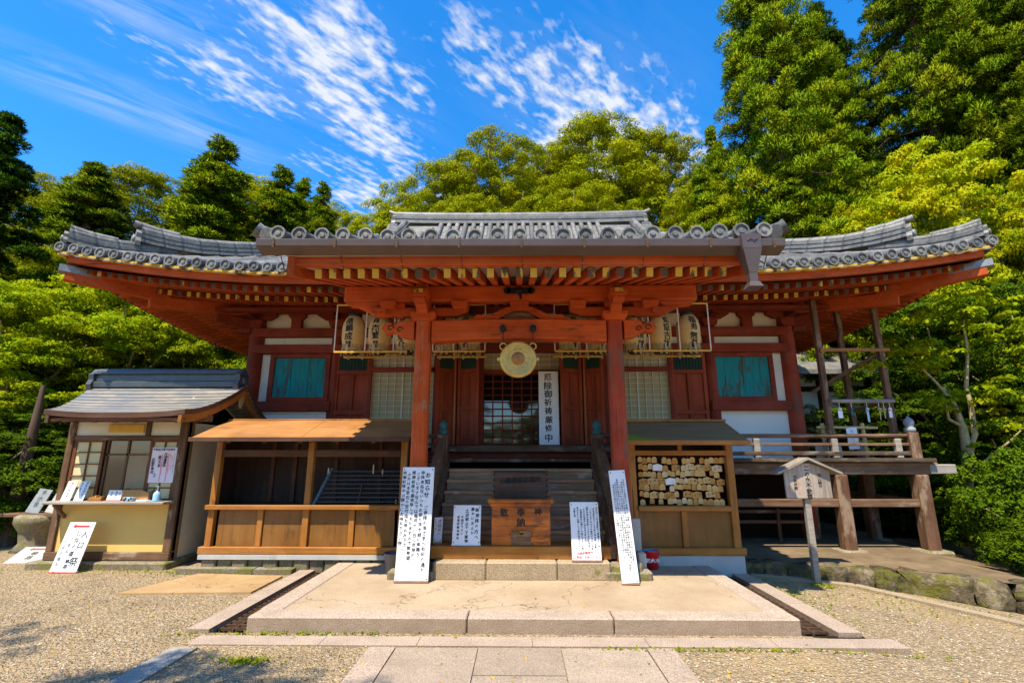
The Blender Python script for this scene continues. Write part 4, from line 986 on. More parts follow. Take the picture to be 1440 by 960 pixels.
# ---- veranda
VY0 = 8.2; VXL = -4.95; VXR = 6.55
m = MB()
x = VXL
while x < VXR-.05: m.box(x+.002, min(x+.18, VXR)-.002, VY0, 9.38, 1.50, 1.55+.002*((int(x*10)) % 3)); x += .18
R_('veranda_deck', m, 'weath_y')
m = MB(); y = 9.39
while y < 15: m.box(5.2, VXR, y+.002, y+.178, 1.50, 1.55); y += .18
R_('veranda_deck', m, 'weath_x')
R_('deck_edge', MB().box(VXL, VXR+.12, VY0-.03, VY0+.12, 1.495, 1.556), 'deckend', bev=.01)
R_('veranda_beam', MB().box(1.2, 6.75, VY0+.06, VY0+.24, 1.30, 1.49), 'weath_x', bev=.012)
R_('veranda_beam', MB().box(VXL, -1.2, VY0+.06, VY0+.24, 1.30, 1.49), 'weath_x', bev=.012)
R_('veranda_beam', MB().box(6.60, 7.02, VY0+.05, VY0+.26, 1.31, 1.46), 'greysilver', bev=.012)
R_('veranda_beam', MB().box(6.35, 6.53, VY0+.25, 15, 1.30, 1.49), 'weath_y', bev=.012)
for (x, y, w) in ((6.45, 8.33, .20), (5.17, 8.33, .19), (6.35, 9.45, .19), (2.75, 8.33, .2), (6.4, 12, .24), (-4.8, 8.33, .2), (-2.9, 8.33, .2), (5.19, 9.4, .26)):
    R_('veranda_post', MB().box(x-w/2, x+w/2, y-w/2, y+w/2, .14, 1.30), 'weath_z', bev=.02)
    R_('post_stone', MB().box(x-w*1.1, x+w*1.1, y-w*.95, y+w*.95, .02, .165), 'stonebase', bev=.03)
R_('tie_rail', MB().box(2.6, 6.36, 8.27, 8.36, .80, .92), 'weath_x', bev=.01)
R_('tie_rail', MB().box(6.40, 6.49, 8.4, 12, .80, .92), 'weath_y', bev=.01)
for z in (.45, .62): R_('low_rail', MB().box(3.0, 5.1, 9.1, 9.15, z, z+.05), 'weath_x')
for x in (3.4, 4.5): R_('low_rail', MB().box(x-.025, x+.025, 9.08, 9.13, .1, .7), 'weath_z')
# railing right, front and side; left stub
def rail(x0, x1, y):
    R_('handrail', MB().cyl((x0, y, 1.915), (x1, y, 1.915), .034, None, 10), 'weath_x'); R_('handrail', MB().box(x0, x1, y-.03, y+.03, 1.755, 1.80), 'weath_x', bev=.006); R_('handrail', MB().box(x0, x1, y-.045, y+.045, 1.60, 1.665), 'deckend', bev=.008)
rail(1.3, 6.42, 8.33); rail(VXL, -1.3, 8.33)
for x in (2.6, 3.9, 5.17, 6.2, -2.6, -4.0): R_('baluster', MB().box(x-.05, x+.05, 8.29, 8.37, 1.56, 1.87), 'greysilver', bev=.01)
R_('newel_post', MB().box(6.37, 6.53, 8.26, 8.42, 1.55, 1.97), 'weath_z', bev=.01); R_('finial', giboshi((6.45, 8.34, 1.97), 1.1), 'greycap')
R_('handrail', MB().cyl((6.45, 8.4, 1.915), (6.45, 12, 1.915), .034), 'weath_y'); R_('handrail', MB().box(6.41, 6.49, 8.42, 12, 1.60, 1.665), 'weath_y')
for y in (9.6, 10.8): R_('baluster', MB().box(6.41, 6.49, y-.05, y+.05, 1.56, 1.87), 'greysilver')
R_('veranda_skirt', MB().box(1.2, 5.1, 10.0, 10.05, .1, 1.45), 'darkroom')
# ------------------------------------------------------------------ candle shelter (left) and plaque shelter (right)
S = Thing('candle_shelter', 'long open fronted wooden shelter with honey coloured plank roof, left of the steps', 'shelter', (-3.1, 7.7, 0))
X0, X1, YF, YB = -4.52, -1.66, 7.40, 8.0
m = MB(); m.box(X0-.03, X1+.03, YF-.05, YB, .175, .235); S.part('base_slab', m, 'concrete')
m = MB()
for i in range(13):
    x = X0+i*(X1-X0)/13
    m.box(x+.006, x+(X1-X0)/13-.006, YF-.02+.02*(i % 2), YB, -.02, .174)
S.part('foundation_stones', m, 'stonebase', bev=.02)
def posts(xs, z1=1.80, mat='honey_z'):
    for x in xs: S.part('post', MB().box(x-.045, x+.045, YF, YF+.09, .24, z1), mat, bev=.006)
posts([X0+.05, (X0+X1)/2, X1-.05]); 
S.part('sill', MB().box(X0-.06, X1+.05, YF-.03, YF+.1, .24, .335), 'honey_x', bev=.008)
S.part('ledge', MB().box(X0-.02, X1+.02, YF-.06, YF+.12, .84, .905), 'honey_x', bev=.008)
S.part('lintel', MB().box(X0+.1, X1-.1, YF+.01, YF+.07, 1.58, 1.68), 'shelterbrown', bev=.005)
for i in range(4):
    a = X0+.1+i*(X1-X0-.2)/4; b = a+(X1-X0-.2)/4
    S.part('lower_panel', MB().box(a+.05, b-.05, YF+.045, YF+.06, .34, .84), 'ply')
    if i: S.part('stile', MB().box(a-.04, a+.04, YF+.015, YF+.085, .335, .84), 'honey_z', bev=.005)
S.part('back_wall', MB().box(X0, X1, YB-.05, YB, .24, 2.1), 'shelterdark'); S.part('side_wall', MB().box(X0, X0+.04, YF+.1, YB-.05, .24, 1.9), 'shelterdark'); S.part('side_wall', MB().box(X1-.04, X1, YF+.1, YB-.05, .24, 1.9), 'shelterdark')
for x in (-3.9, -3.55, -2.9, -2.2): S.part('batten', MB().box(x-.03, x+.03, YB-.08, YB-.051, .9, 2.0), 'shelterbrown')
S.part('shelf_top', MB().box(X0+.04, X1-.04, YF+.12, YB-.05, .85, .88), 'shelterdark')
for a, b in ((X0-.12, (X0+X1)/2-.003), ((X0+X1)/2+.003, X1+.10)):
    S.part('roof', MB().slab([[(a, 6.98, 1.845), (b, 6.98, 1.845)], [(a, 7.84, 2.14), (b, 7.84, 2.14)]], .035), 'plankroof', bev=.004)
S.part('ridge_board', MB().box(X0-.12, X1+.10, 7.83, 7.88, 2.10, 2.165), 'honey_x', bev=.004); S.part('eave_board', MB().box(X0-.14, X1+.12, 6.95, 6.985, 1.79, 1.85), 'shelterbrown', bev=.004)
for x in np.linspace(X0+.4, X1-.4, 5): S.part('roof_rafter', MB().beam((x, 7.0, 1.79), (x, 7.9, 2.09), .05, .05), 'shelterbrown')
# candle rack
K = Thing('candle_rack', 'black metal candle rack of sloping rows inside the left shelter', 'candle rack', (-2.35, 7.7, .88))
m = MB(); kx0, kx1 = -3.02, -1.74
for i in range(8): t = i/7; m.box(kx0+.08*t, kx1, 7.50+.30*t-.012, 7.50+.30*t+.03, .93+.42*t, .945+.42*t)
K.part('tray_row', m, 'rackmetal', kind='stuff')
m = MB()
for i in range(8):
    t = i/7
    for k in range(26): x = kx0+.1+.08*t+k*(kx1-kx0-.2)/25; m.cyl((x, 7.50+.30*t, .945+.42*t), (x, 7.50+.30*t, .975+.42*t), .006, .002, 5)
K.part('candle_spike', m, 'rackmetal', kind='stuff')
for x in (kx0, kx1): K.part('frame_side', MB().beam((x+.0, 7.46, .89), (x+(.1 if x == kx0 else 0), 7.84, 1.40), .03, .03), 'bluegrey')
K.part('drip_pan', MB().box(kx0-.02, kx1, 7.46, 7.54, .885, .90), 'rackmetal')
K.part('frame_leg', MB().cyl((kx0+.64, 7.50, .9), (kx0+.66, 7.60, 1.2), .012), 'rust')
for i, (pxx, pyy, lab) in enumerate(((460, 662, 'leftmost thin burning-down candle on the top row of the black rack'), (524, 660, 'tall white candle on the top row of the black rack, left of the shorter one'), (537, 664, 'short white candle on the top row of the black rack, next to the taller one'), (556, 703, 'small candle stub low at the right end of the black rack'))):
    y = 7.79 if i < 3 else 7.53; p = px(pxx, pyy, y); z = p[2]-.06; h = (.10, .13, .10, .06)[i]
    mb = MB().cyl((p[0], y, z), (p[0], y, z+h), .011, .010, 8); mb.cyl((p[0], y, z+h), (p[0], y, z+h+.015), .002, .001, 5)
    o = obj('candle', mb, 'candle'); tag(o, lab, 'candle', 'candles on the rack')
# plaque shelter
S = Thing('plaque_shelter', 'honey coloured wooden rack shelter with mossy roof holding votive plaques, right of the steps', 'shelter', (2.3, 7.5, 0))
X0, X1, YF, YB = 1.56, 3.06, 7.28, 7.85
S.part('base_slab', MB().box(X0, X1+.02, YF-.02, YB, -.12, .262), 'concrete', bev=.01)
for x in (X0+.05, X1-.05): S.part('post', MB().box(x-.05, x+.05, YF, YF+.1, .26, 1.78), 'honey_z', bev=.006)
S.part('sill', MB().box(X0-.04, X1+.05, YF-.03, YF+.11, .26, .36), 'honey_x', bev=.008)
S.part('ledge', MB().box(X0+.1, X1-.1, YF-.04, YF+.09, .84, .91), 'honey_x', bev=.008); S.part('lintel', MB().box(X0+.1, X1-.1, YF+.005, YF+.07, 1.60, 1.67), 'honey_x', bev=.005)
S.part('stile', MB().box((X0+X1)/2-.045, (X0+X1)/2+.045, YF+.01, YF+.08, .36, .84), 'honey_z', bev=.005); S.part('stile', MB().box((X0+X1)/2-.03, (X0+X1)/2+.03, YF+.01, YF+.06, 1.67, 1.78), 'honey_z', bev=.004)
for a, b in ((X0+.1, (X0+X1)/2-.045), ((X0+X1)/2+.045, X1-.1)): S.part('lower_panel', MB().box(a, b, YF+.045, YF+.06, .36, .84), 'ply')
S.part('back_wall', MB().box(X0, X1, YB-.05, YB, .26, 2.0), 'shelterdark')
for a in (X0, X1-.03): S.part('side_wall', MB().box(a, a+.03, YF+.1, YB-.05, .26, 1.85), 'shelterbrown')
S.part('roof', MB().slab([[(X0-.10, 6.93, 1.80), (X1+.09, 6.93, 1.80)], [(X0-.10, 7.60, 2.10), (X1+.05, 7.60, 2.10)]], .04), 'mossroof', bev=.004)
S.part('roof', MB().slab([[(X0-.10, 7.60, 2.10), (X1+.05, 7.60, 2.10)], [(X0-.10, 8.1, 1.92), (X1+.09, 8.1, 1.92)]], .04), 'mossroof', bev=.004)
S.part('ridge_board', MB().box(X0-.12, X1+.06, 7.56, 7.64, 2.095, 2.135), 'honey_x', bev=.004); S.part('eave_board', MB().box(X0-.12, X1+.10, 6.90, 6.935, 1.74, 1.805), 'honey_x', bev=.004)
for i in range(5):
    z = 1.575-.145*i; S.part('hanging_rod', MB().cyl((X0+.1, YF+.12, z), (X1-.1, YF+.12, z), .006, None, 6), 'black')
m = MB()
for i in range(16): x = X0+.16+i*.08; m.cyl((x, YF+.13, 1.52), (x, YF+.12, 1.60), .004, None, 5); 
S.part('hook', m, 'rust', kind='stuff')
# votive plaques
W_ORD = ['first','second','third','fourth','fifth','sixth','seventh','eighth','ninth','tenth','eleventh','twelfth','thirteenth','fourteenth','fifteenth','sixteenth']
rows = ['top', 'second', 'third', 'fourth', 'fifth', 'sixth', 'bottom']
protos = {}
def plaque_mesh(kind, w, h):
    k = (kind, w, h)
    if k not in protos:
        mb = MB()
        if w > .09: poly = [(-w/2, -h), (w/2, -h), (w/2, -h*.22), (0, -h*.03), (-w/2, -h*.22)]
        else: poly = [(-w/2, -h), (w/2, -h), (w/2*.98, -h*.3), (w*.25, -h*.05), (-w*.25, -h*.05), (-w/2*.98, -h*.3)]
        mb.prism(poly, -.006, .006, 0); n = len(poly)
        if kind.startswith('ema') and w > .09:
            lt = lettering([('願' if kind == 'ema1' else '祈', w*.28, -h*.30, .032, 1), ('絵馬', -w*.2, -h*.36, .022, 1)], -.0075); mb.add(lt.v, lt.f, 1)
        mb.cyl((0, .004, -h*.04), (0, .01, .035), .002, None, 4, 2)
        protos[k] = mesh_of(mb, 'votive_plaque', [MT[kind], MT['ink'], MT['red_ink']])
    return protos[k]
kinds = {'ema1': 'light tan', 'ema2': 'orange brown', 'ema3': 'pale', 'white': 'white'}
for r in range(7):
    z = 1.575-.094*r; x = X0+.15; i = 0; big = r % 2 == 1
    n = 14 if not big else 11
    items = []
    while x < X1-.16 and i < 16:
        kd = random.choice(['ema1', 'ema1', 'ema3', 'ema2', 'ema2', 'ema1']); w, h = random.choice(((.072, .085), (.064, .075), (.078, .09))) if (not big or random.random() < .4) else random.choice(((.125, .092), (.14, .10)))
        if big and w > .1 and (r, i) in ((1, 1), (1, 3), (3, 3), (1, 6)): kd = 'white'
        if random.random() < .07: x += .06; continue
        items.append((x+w/2, kd, w, h)); x += w*random.uniform(.93, 1.05); i += 1
    for i, (xx, kd, w, h) in enumerate(items):
        o = bpy.data.objects.new('votive_plaque', plaque_mesh(kd, w, h)); COL.objects.link(o)
        o.location = (xx, YF+.095-.012*r*.4+random.uniform(-.012, .012), z+random.uniform(-.018, .012)); o.rotation_euler = (random.uniform(-.08, .08), random.uniform(-.09, .09), random.uniform(-.3, .3))
        tag(o, f"{'wide' if w > .1 else 'small'} {kinds[kd]} votive plaque, {W_ORD[i]} from the left in the {rows[r]} row", 'votive plaque', 'votive plaques hanging in the right shelter')
# ------------------------------------------------------------------ amulet shop (left)
MT['plainscreen'] = plain('brown_paper_screen', (.33, .24, .13), .08, 5, .6, .2, 0, 0)
H = Thing('amulet_shop', 'small cream walled temple shop with curved shingle roof and sales counter', 'shop', (-6.0, 7.65, 0))
sx0, sx1, sy0, sy1 = -6.94, -5.19, 7.65, 9.1
H.part('stone_curb', MB().box(sx0-.2, sx1+.1, sy0-.16, sy1, -.05, .10), 'stonebase', bev=.02)
H.part('ground_sill', MB().box(sx0-.06, sx1+.06, sy0-.05, sy0+.08, .105, .22), 'shopwood_x', bev=.01)
for x, w in ((sx0, .10), (sx1-.0, .12)): H.part('post', MB().box(x-w/2, x+w/2, sy0-.04, sy0+.07, .22, 2.12), 'shopwood_z', bev=.008)
H.part('front_panel', MB().box(sx0+.05, sx1-.06, sy0, sy0+.03, .22, .90), 'shopcream')
H.part('counter', MB().box(sx0-.02, sx1+.02, sy0-.28, sy0+.06, .905, .945), 'greysilver', bev=.008)
H.part('lintel', MB().box(sx0+.05, sx1-.06, sy0-.03, sy0+.05, 1.83, 1.90), 'shopwood_x', bev=.006)
H.part('upper_panel', MB().box(sx0+.05, sx1-.06, sy0, sy0+.03, 1.90, 2.12), 'plaster')
H.part('notice_strip', MB().box(-6.38, -5.83, sy0-.022, sy0-.002, 1.945, 2.07), 'cordyellow')
H.part('strut', MB().box(-5.79, -5.72, sy0-.03, sy0+.02, 1.90, 2.12), 'shopwood_z')
def shoji(x0, x1, z0, z1, nx, nz, nm='shoji_screen'):
    s_ = H.part(nm, MB().box(x0, x1, sy0-.0, sy0+.012, z0, z1), 'shoji'); b = MB()
    for i in range(nx+1): x = x0+(x1-x0)*i/nx; w = .022 if i in (0, nx) else .009; b.box(x-w, x+w, sy0-.018, sy0-.001, z0, z1)
    for i in range(nz+1): z = z0+(z1-z0)*i/nz; w = .02 if i in (0, nz) else .008; b.box(x0, x1, sy0-.022, sy0-.003, z-w, z+w)
    H.part('screen_bars', b, 'shopred', s_)
shoji(-6.86, -6.42, .95, 1.82, 2, 5); shoji(-5.66, -5.26, .95, 1.82, 2, 5)
g = H.part('shop_window', MB().box(-6.38, -5.68, sy0+.02, sy0+.03, .95, 1.82), 'shopglass'); b = MB()
for x in (-6.36, -6.04, -5.69): b.box(x-.015, x+.015, sy0-.0, sy0+.019, .95, 1.82)
b.box(-6.38, -5.68, sy0+.0, sy0+.015, 1.60, 1.63); b.box(-6.38, -5.68, sy0, sy0+.015, .95, .99); H.part('window_frame', b, 'shopwood_z', g)
H.part('interior_curtain', MB().box(-6.02, -5.71, sy0+.014, sy0+.019, .99, 1.60), 'plainscreen', g)
H.part('side_wall', MB().box(sx1-.02, sx1+.02, sy0+.08, sy1, .1, 2.5), 'shopplaster'); H.part('side_wall', MB().box(sx0-.02, sx0+.02, sy0+.08, sy1, .1, 2.5), 'shopplaster'); H.part('back_wall', MB().box(sx0, sx1, sy1-.04, sy1, .1, 2.4), 'shopplaster')
H.part('corner_board', MB().box(sx1+.02, sx1+.06, sy0+.0, sy0+.14, .12, 2.3), 'mossroof', bev=.006)
# roof: concave slopes, ridge longer than the eaves
def rprof(t): return 2.20 + .56*(t**1.55)   # t 0 eave .. 1 ridge
G = []
for t in np.linspace(0, 1, 10):
    y = 7.0+1.12*t; xl = -6.85-.34*t; xr = -4.80+.24*t; G.append([(x, y, rprof(t)+.05*((abs(2*s-1))**3)*(1-t)) for s, x in zip(np.linspace(0, 1, 13), np.linspace(xl, xr, 13))])
for t in np.linspace(.93, 0, 10):
    y = 8.12+1.35*(1-t); xl = -6.85-.34*t; xr = -4.80+.24*t; G.append([(x, y, rprof(t)+.05*((abs(2*s-1))**3)*(1-t)) for s, x in zip(np.linspace(0, 1, 13), np.linspace(xl, xr, 13))])
rf = H.part('roof', MB().slab(G, .075, 0, True, 1), ['shingle', 'shelterbrown'])
for k, (off, mat, th, ins) in enumerate(((-.08, 'shopwood_y' if False else 'greysilver', .10, .06),)):
    for side, s_ in ((0, 1), (-1, -1)):
        m = MB(); pts = [Vector(row[side])+Vector((s_*ins, 0, -.19)) for row in G]; m.strip(pts, .05, .115, side=(1, 0, 0)); H.part('verge_board', m, 'honey_x' if side == -1 else 'shopwood_x', rf)
H.part('gable_pendant', MB().prism([(8.07, 2.44), (8.12, 2.36), (8.17, 2.44), (8.18, 2.60), (8.06, 2.60)], -4.66, -4.63, 0, 'yz'), 'palewood', rf)
H.part('gable_wall', MB().prism([(7.7, 2.1), (8.9, 2.1), (8.9, 2.25), (8.15, 2.60), (7.7, 2.3)], -5.22, -5.17, 0, 'yz'), 'shopplaster'); H.part('gable_beam', MB().box(-5.3, -4.7, 8.06, 8.18, 2.42, 2.54), 'shopwood_x'); H.part('purlin', MB().box(-7.0, -4.72, 7.45, 7.55, 2.10, 2.20), 'shopwood_x')
for x in np.linspace(-6.75, -4.95, 7): H.part('roof_rafter', MB().beam((x, 7.06, 2.09), (x, 7.8, 2.25), .055, .06), 'shopwood_x', rf)
H.part('fascia', MB().box(-6.84, -4.81, 7.03, 7.07, 2.085, 2.125), 'shopred', rf)
m = MB()
for (w, z0, z1) in ((.26, 2.70, 2.80), (.18, 2.80, 2.92), (.25, 2.92, 2.95)): m.box(-7.12, -4.70, 8.12-w/2, 8.12+w/2, z0, z1)
m.cyl((-7.12, 8.12, 2.96), (-4.70, 8.12, 2.96), .07, None, 10); rg = H.part('ridge_cap', m, 'ridgecopper', rf, bev=.01)
for x, ya in ((-7.14, -math.pi/2), (-4.68, math.pi/2)): H.part('ridge_end', onigawara((x, 8.12, 2.66), ya, .85), 'ridgecopper', rf)
H.part('counter_bracket', MB().beam((sx0+.12, sy0, .7), (sx0+.12, sy0-.22, .9), .04, .04), 'shopwood_z')
# things on the counter
def card(nm, label, cat, base, w, h, tilt, mats, items, t=.012, yaw=0, group=None, roll=0, frame=None):
    C_ = Thing(nm, label, cat, base, (R(-tilt), R(roll), R(yaw)), group, local=True)
    C_.part('board', MB().box(-w/2, w/2, 0, t, 0, h), mats[0], bev=.002)
    if items: C_.part('lettering', lettering(items, -.0025), ['ink', 'red_ink', 'pink_ink'], fix=False)
    if frame: 
        f = MB(); f.box(-w/2-.008, w/2+.008, -.004, t+.002, -.006, .012); C_.part('edge_strip', f, frame)
    return C_
card('price_card', 'narrow white card with red heading leaning at the left end of the shop counter', 'sign', (-6.74, 7.50, .946), .145, .29, 18, ['white'], [('御守', .0, .275, .045, 1), ('授与所', 0, .17, .042, 0)])
card('price_card', 'narrow white card with black lettering, second from the left end of the shop counter', 'sign', (-6.545, 7.50, .946), .145, .29, 18, ['white'], [('御朱印受付', .035, .28, .04, 0), ('あります', -.035, .27, .036, 0)])
card('framed_notice', 'small red edged notice propped in front of the shop window', 'sign', (-6.02, 7.50, .946), .21, .155, 14, ['white'], [('御朱印', 0.02, .135, .036, 0), ('写経', -.05, .13, .03, 0), ('受付', .07, .13, .026, 1)], frame='red_ink')
C_ = Thing('cardboard_box', 'open brown cardboard box behind the notices on the counter', 'box', (-5.72, 7.58, .946))
m = MB(); bx0, bx1, by0, by1 = -5.93, -5.52, 7.53, 7.66
m.add([(bx0,by0,.946),(bx1,by0,.946),(bx1,by0,1.06),(bx1-.12,by0,1.10),(bx0,by0,1.10)], [(0,1,2,3,4)]); m.add([(bx0,by1,.946),(bx1,by1,.946),(bx1,by1,1.12),(bx0,by1,1.12)], [(0,1,2,3)]); m.add([(bx0,by0,.946),(bx0,by1,.946),(bx0,by1,1.12),(bx0,by0,1.10)], [(0,1,2,3)]); m.add([(bx1,by0,.946),(bx1,by1,.946),(bx1,by1,1.12),(bx1,by0,1.06)], [(0,1,2,3)]); C_.part('box_body', m, 'cardboard', fix=False)
C_ = Thing('plastic_case', 'small pale blue case of trinkets between the framed notice and the bottle', 'case', (-5.78, 7.49, .946)); C_.part('tray', MB().box(-5.84, -5.70, 7.46, 7.52, .946, 1.0), 'blueplastic', bev=.006)
m = MB(); [m.sphere((x, 7.458, z), .014) for x, z in ((-5.82, .965), (-5.80, .985), (-5.75, .965), (-5.72, .985))]; C_.part('trinket', m, 'ink')
C_ = Thing('wooden_tray', 'low orange wooden tray of amulets left of the framed notice', 'tray', (-6.28, 7.50, .946)); C_.part('tray', MB().box(-6.37, -6.17, 7.46, 7.56, .946, .985), 'honey_x', bev=.004); m = MB()
for i in range(5): m.box(-6.35+i*.037, -6.325+i*.037, 7.47, 7.54, .985, 1.0+.012*(i % 3))
C_.part('amulet', m, 'ema2')
C_ = Thing('flat_booklet', 'thin white booklet lying flat on the counter', 'booklet', (-5.56, 7.50, .946)); C_.part('cover', MB().box(-5.64, -5.48, 7.45, 7.53, .946, .962), 'paperpink', bev=.002)
C_ = Thing('pump_bottle', 'clear blue sanitiser pump bottle at the right end of the counter', 'bottle', (-5.37, 7.50, .946))
C_.part('bottle', MB().lathe([(.001,0),(.045,0),(.05,.02),(.05,.10),(.035,.125),(.016,.135),(.016,.15),(.001,.15)], (-5.37, 7.50, .946), 14), 'blueplastic'); C_.part('pump', MB().cyl((-5.37, 7.5, 1.09), (-5.37, 7.5, 1.15), .007).box(-5.40, -5.355, 7.492, 7.508, 1.145, 1.158), 'white')
C_ = Thing('small_dish', 'light blue dish under the sanitiser bottle', 'dish', (-5.37, 7.5, .946)); C_.part('dish', MB().lathe([(.001,0),(.09,0),(.10,.012),(.001,.006)], (-5.36, 7.47, .946), 16), 'blueplastic')
poster = Thing('schedule_poster', 'printed white and pink schedule poster taped to the right screen of the shop', 'poster', (-5.43, 7.62, 1.20), local=True)
poster.part('paper', MB().box(-.20, .20, -.003, .0, 0, .52), 'paperpink')
L_ = [('令和', -.155, .505, .035, 0, .03, 1, False), ('月行事', -.06, .505, .04, 0, .03, 1, False), ('予定', .04, .505, .038, 0, .03, 1, False), ('案内', .115, .505, .035, 0, .03, 1, False),
      ('月例護摩供', .02, .44, .05, 0, .03, .85), ('縁日大祭', -.065, .40, .048, 0, .03, .9), ('厄除祈祷会', -.16, .36, .05, 0, .03, .9), ('毎月十八日午前十時より', .085, .42, .026, 1), ('本堂にて奉修いたします', -.015, .38, .024, 1), ('どなたでもお参り下さい', .155, .43, .027, 0), ('お問合せは寺務所', .12, .40, .026, 2), ('詳細', -.11, .14, .03, 0)]
poster.part('lettering', lettering(L_, -.0055), ['ink', 'red_ink', 'pink_ink'], fix=False)
m = MB(); m.box(.055, .068, -.0045, -.0032, .02, .43); m.box(-.035, -.025, -.0045, -.0032, .02, .42); poster.part('ruled_line', m, 'pink_ink')
# arrow sign leaning at the shop
def arrow(x, z, w, h): return [(x-w/2, z), (x-w/2+h*1.3, z-h), (x-w/2+h*1.3, z-h*.42), (x+w/2, z-h*.42), (x+w/2, z+h*.42), (x-w/2+h*1.3, z+h*.42), (x-w/2+h*1.3, z+h)]
A = Thing('arrow_sign', 'white board with red left arrow and black writing leaning on the shop front', 'sign', (-6.38, 7.28, .0), (R(-17), 0, 0), local=True)
A.part('board', MB().box(-.19, .19, 0, .012, 0, .68), 'white', bev=.002); A.part('arrow', MB().prism(arrow(0, .625, .24, .032), -.004, -.001), 'red_ink')
A.part('lettering', lettering([('入口', .10, .56, .10, 0, .02, 1.5), ('祭', .09, .20, .12, 0, .02), ('しなの道', .01, .56, .075, 0, .02, 1.2), ('こちら', -.06, .47, .06, 0, .02, 1.3), ('どうぞお進み', -.13, .50, .06, 0, .015, 1.2), ('順路', .005, .18, .06, 0, .02, 1.1)], -.003), ['ink', 'red_ink'], fix=False)
A.part('edge_strip', MB().box(-.19, .19, -.004, .014, -.008, .02), 'red_ink')
A = Thing('fallen_arrow_sign', 'pale board with red left arrow lying tilted beyond the shop corner', 'sign', (-7.62, 7.95, -.0), (R(-66), 0, R(8)), local=True)
A.part('board', MB().box(-.26, .26, 0, .012, 0, .42), 'concrete', bev=.002); A.part('arrow', MB().prism(arrow(0, .35, .30, .035), -.004, -.001), 'red_ink')
A.part('lettering', lettering([('順路', .0, .28, .10, 0)], -.003), ['ink', 'red_ink'], fix=False)
# notices beside the path at far left
for i, (x, lab) in enumerate(((-8.55, 'narrow dark green lettered board leaning in the shade at the far left'), (-8.2, 'narrow grey lettered board leaning right of the dark green one'))):
    A = Thing('leaning_board', lab, 'sign', (x, 8.9, .62), (R(-20), R(8), 0), local=True, group='small boards left of the shop')
    A.part('board', MB().box(-.12, .12, 0, .02, 0, .42), 'concrete' if i else 'greycap', bev=.003); A.part('lettering', lettering([('手水舎', .0, .40, .10, 0)], -.003), ['ink'], fix=False)
A = Thing('stone_stand', 'yellow mossy stone trough stand under the small leaning boards', 'stand', (-8.4, 9.0, 0))
A.part('trough', MB().lathe([(.001,.6),(.3,.6),(.36,.56),(.36,.46),(.27,.32),(.24,.12),(.34,.0),(.001,0)], (-8.45, 9.0, 0), 12), 'stonebase')
A.part('ledge', MB().box(-9.1, -7.9, 8.8, 9.3, .56, .62), 'shopwood_x', bev=.01)
# ------------------------------------------------------------------ sign boards on the platform
def board(nm, label, base, top, w, items, t=.02, roll=0, edge='signmetal'):
    dy, dz = top[0]-base[1], top[1]-base[2]; h = math.hypot(dy, dz); tilt = math.degrees(math.atan2(dy, dz))
    A = Thing(nm, label, 'sign board', base, (R(-tilt), R(roll), 0), local=True)
    A.part('board', MB().box(-w/2, w/2, 0, t, .012, h), 'white', bev=.003); A.part('lettering', lettering(items, -.0025), ['ink', 'red_ink', 'pink_ink'], fix=False)
    A.part('edge_strip', MB().box(-w/2-.004, w/2+.004, -.003, t+.004, 0, .022), edge)
    m = MB()
    for sx in (-1, 1):
        for z in (.04, h-.03): m.cyl((sx*(w/2-.02), -.004, z), (sx*(w/2-.02), .0, z), .007, None, 8)
    A.part('screw', m, 'rust'); return A, h
cols = ['本堂内での写真撮影はご遠慮下さい皆様の', '参拝者各位いつもお参り頂き誠に有難う', 'ございます当山では毎月十八日に厄除の', '護摩祈祷を厳修致しておりますので御希望', 'の方は本堂右の受付迄お申込み下さい', '尚御祈祷中は静かにお待ち下さい寺務所より']
it = [('お知らせ', .125, 1.26, .075, 0, .03, 1.05), ('ご参拝の皆さまへ右記の通り', .12, .86, .052, 0, .022, 1.12)]
for i, c in enumerate(cols[1:]): it.append((c, .06-.058*i, 1.28-.02*(i % 2), .050, 0, .022, 1.10 if i else 1.12))
board('tall_sign_board', 'tall wide white sign board covered in brush writing leaning on the left porch pillar', (-1.29, 6.26, .137), (6.44, 1.455), .40, [q if q[1] > -.16 else (q[0][:16], *q[1:]) for q in it])
it = [(c+c2, .066-.026*i, 1.19-.03*(i % 3), .024, 0, .02, 1.15) for i, (c, c2) in enumerate(zip(cols, ['お願い申し上げます当山山主合掌', '令和の御祈願は先着順に受付致します', '駐車場は境内東側を御利用下さい事務所', '御朱印は右手受付にて授与', '午前九時より午後四時半迄とします', '山主']))]
board('narrow_sign_board', 'very narrow tall white sign board leaning on the right porch pillar', (1.285, 6.20, .137), (6.42, 1.42), .20, it, roll=-3.0)
board('low_blue_white_board', 'small upright pale sign board on the lowest stair, left of the offering box', (-.69, 6.66-.02, .487), (6.76, .965), .36, [('御参拝の方へ', .13, .45, .052, 0, .03, 1.25), ('静かにお上り', .075, .46, .045, 0, .03, 1.3), ('土足禁止です履物', 0, .44, .048, 0, .03, 1.1), ('お脱ぎ下さい', -.06, .36, .034, 0, .025, 1.2), ('本堂拝観寺務所', -.11, .36, .036, 0, .025, 1.2)], edge='white')
board('red_footed_board', 'white sign board with two red lines at the bottom, right of the offering box', (.815, 6.44, .337), (6.60, 1.02), .36, [((c*2)[:17], .155-.04*i, .64-.015*(i % 3), .025, 0, .03, 1.12) for i, c in enumerate(cols+['当山よりのお願いとご案内', '合掌'])] + [('厄除祈願受付', -.02, .115, .034, 1, .03, 1, False), ('ご自由にお参り下さい', -.0, .066, .031, 1, .03, 1, False)])
board('beige_leaning_card', 'small beige lettered card half hidden behind the tall sign board', (-1.08, 6.80, .487), (6.86, .80), .11, [('志納所へ', .02, .29, .05, 0), ('どうぞ', -.03, .27, .04, 0)], edge='bamboo')
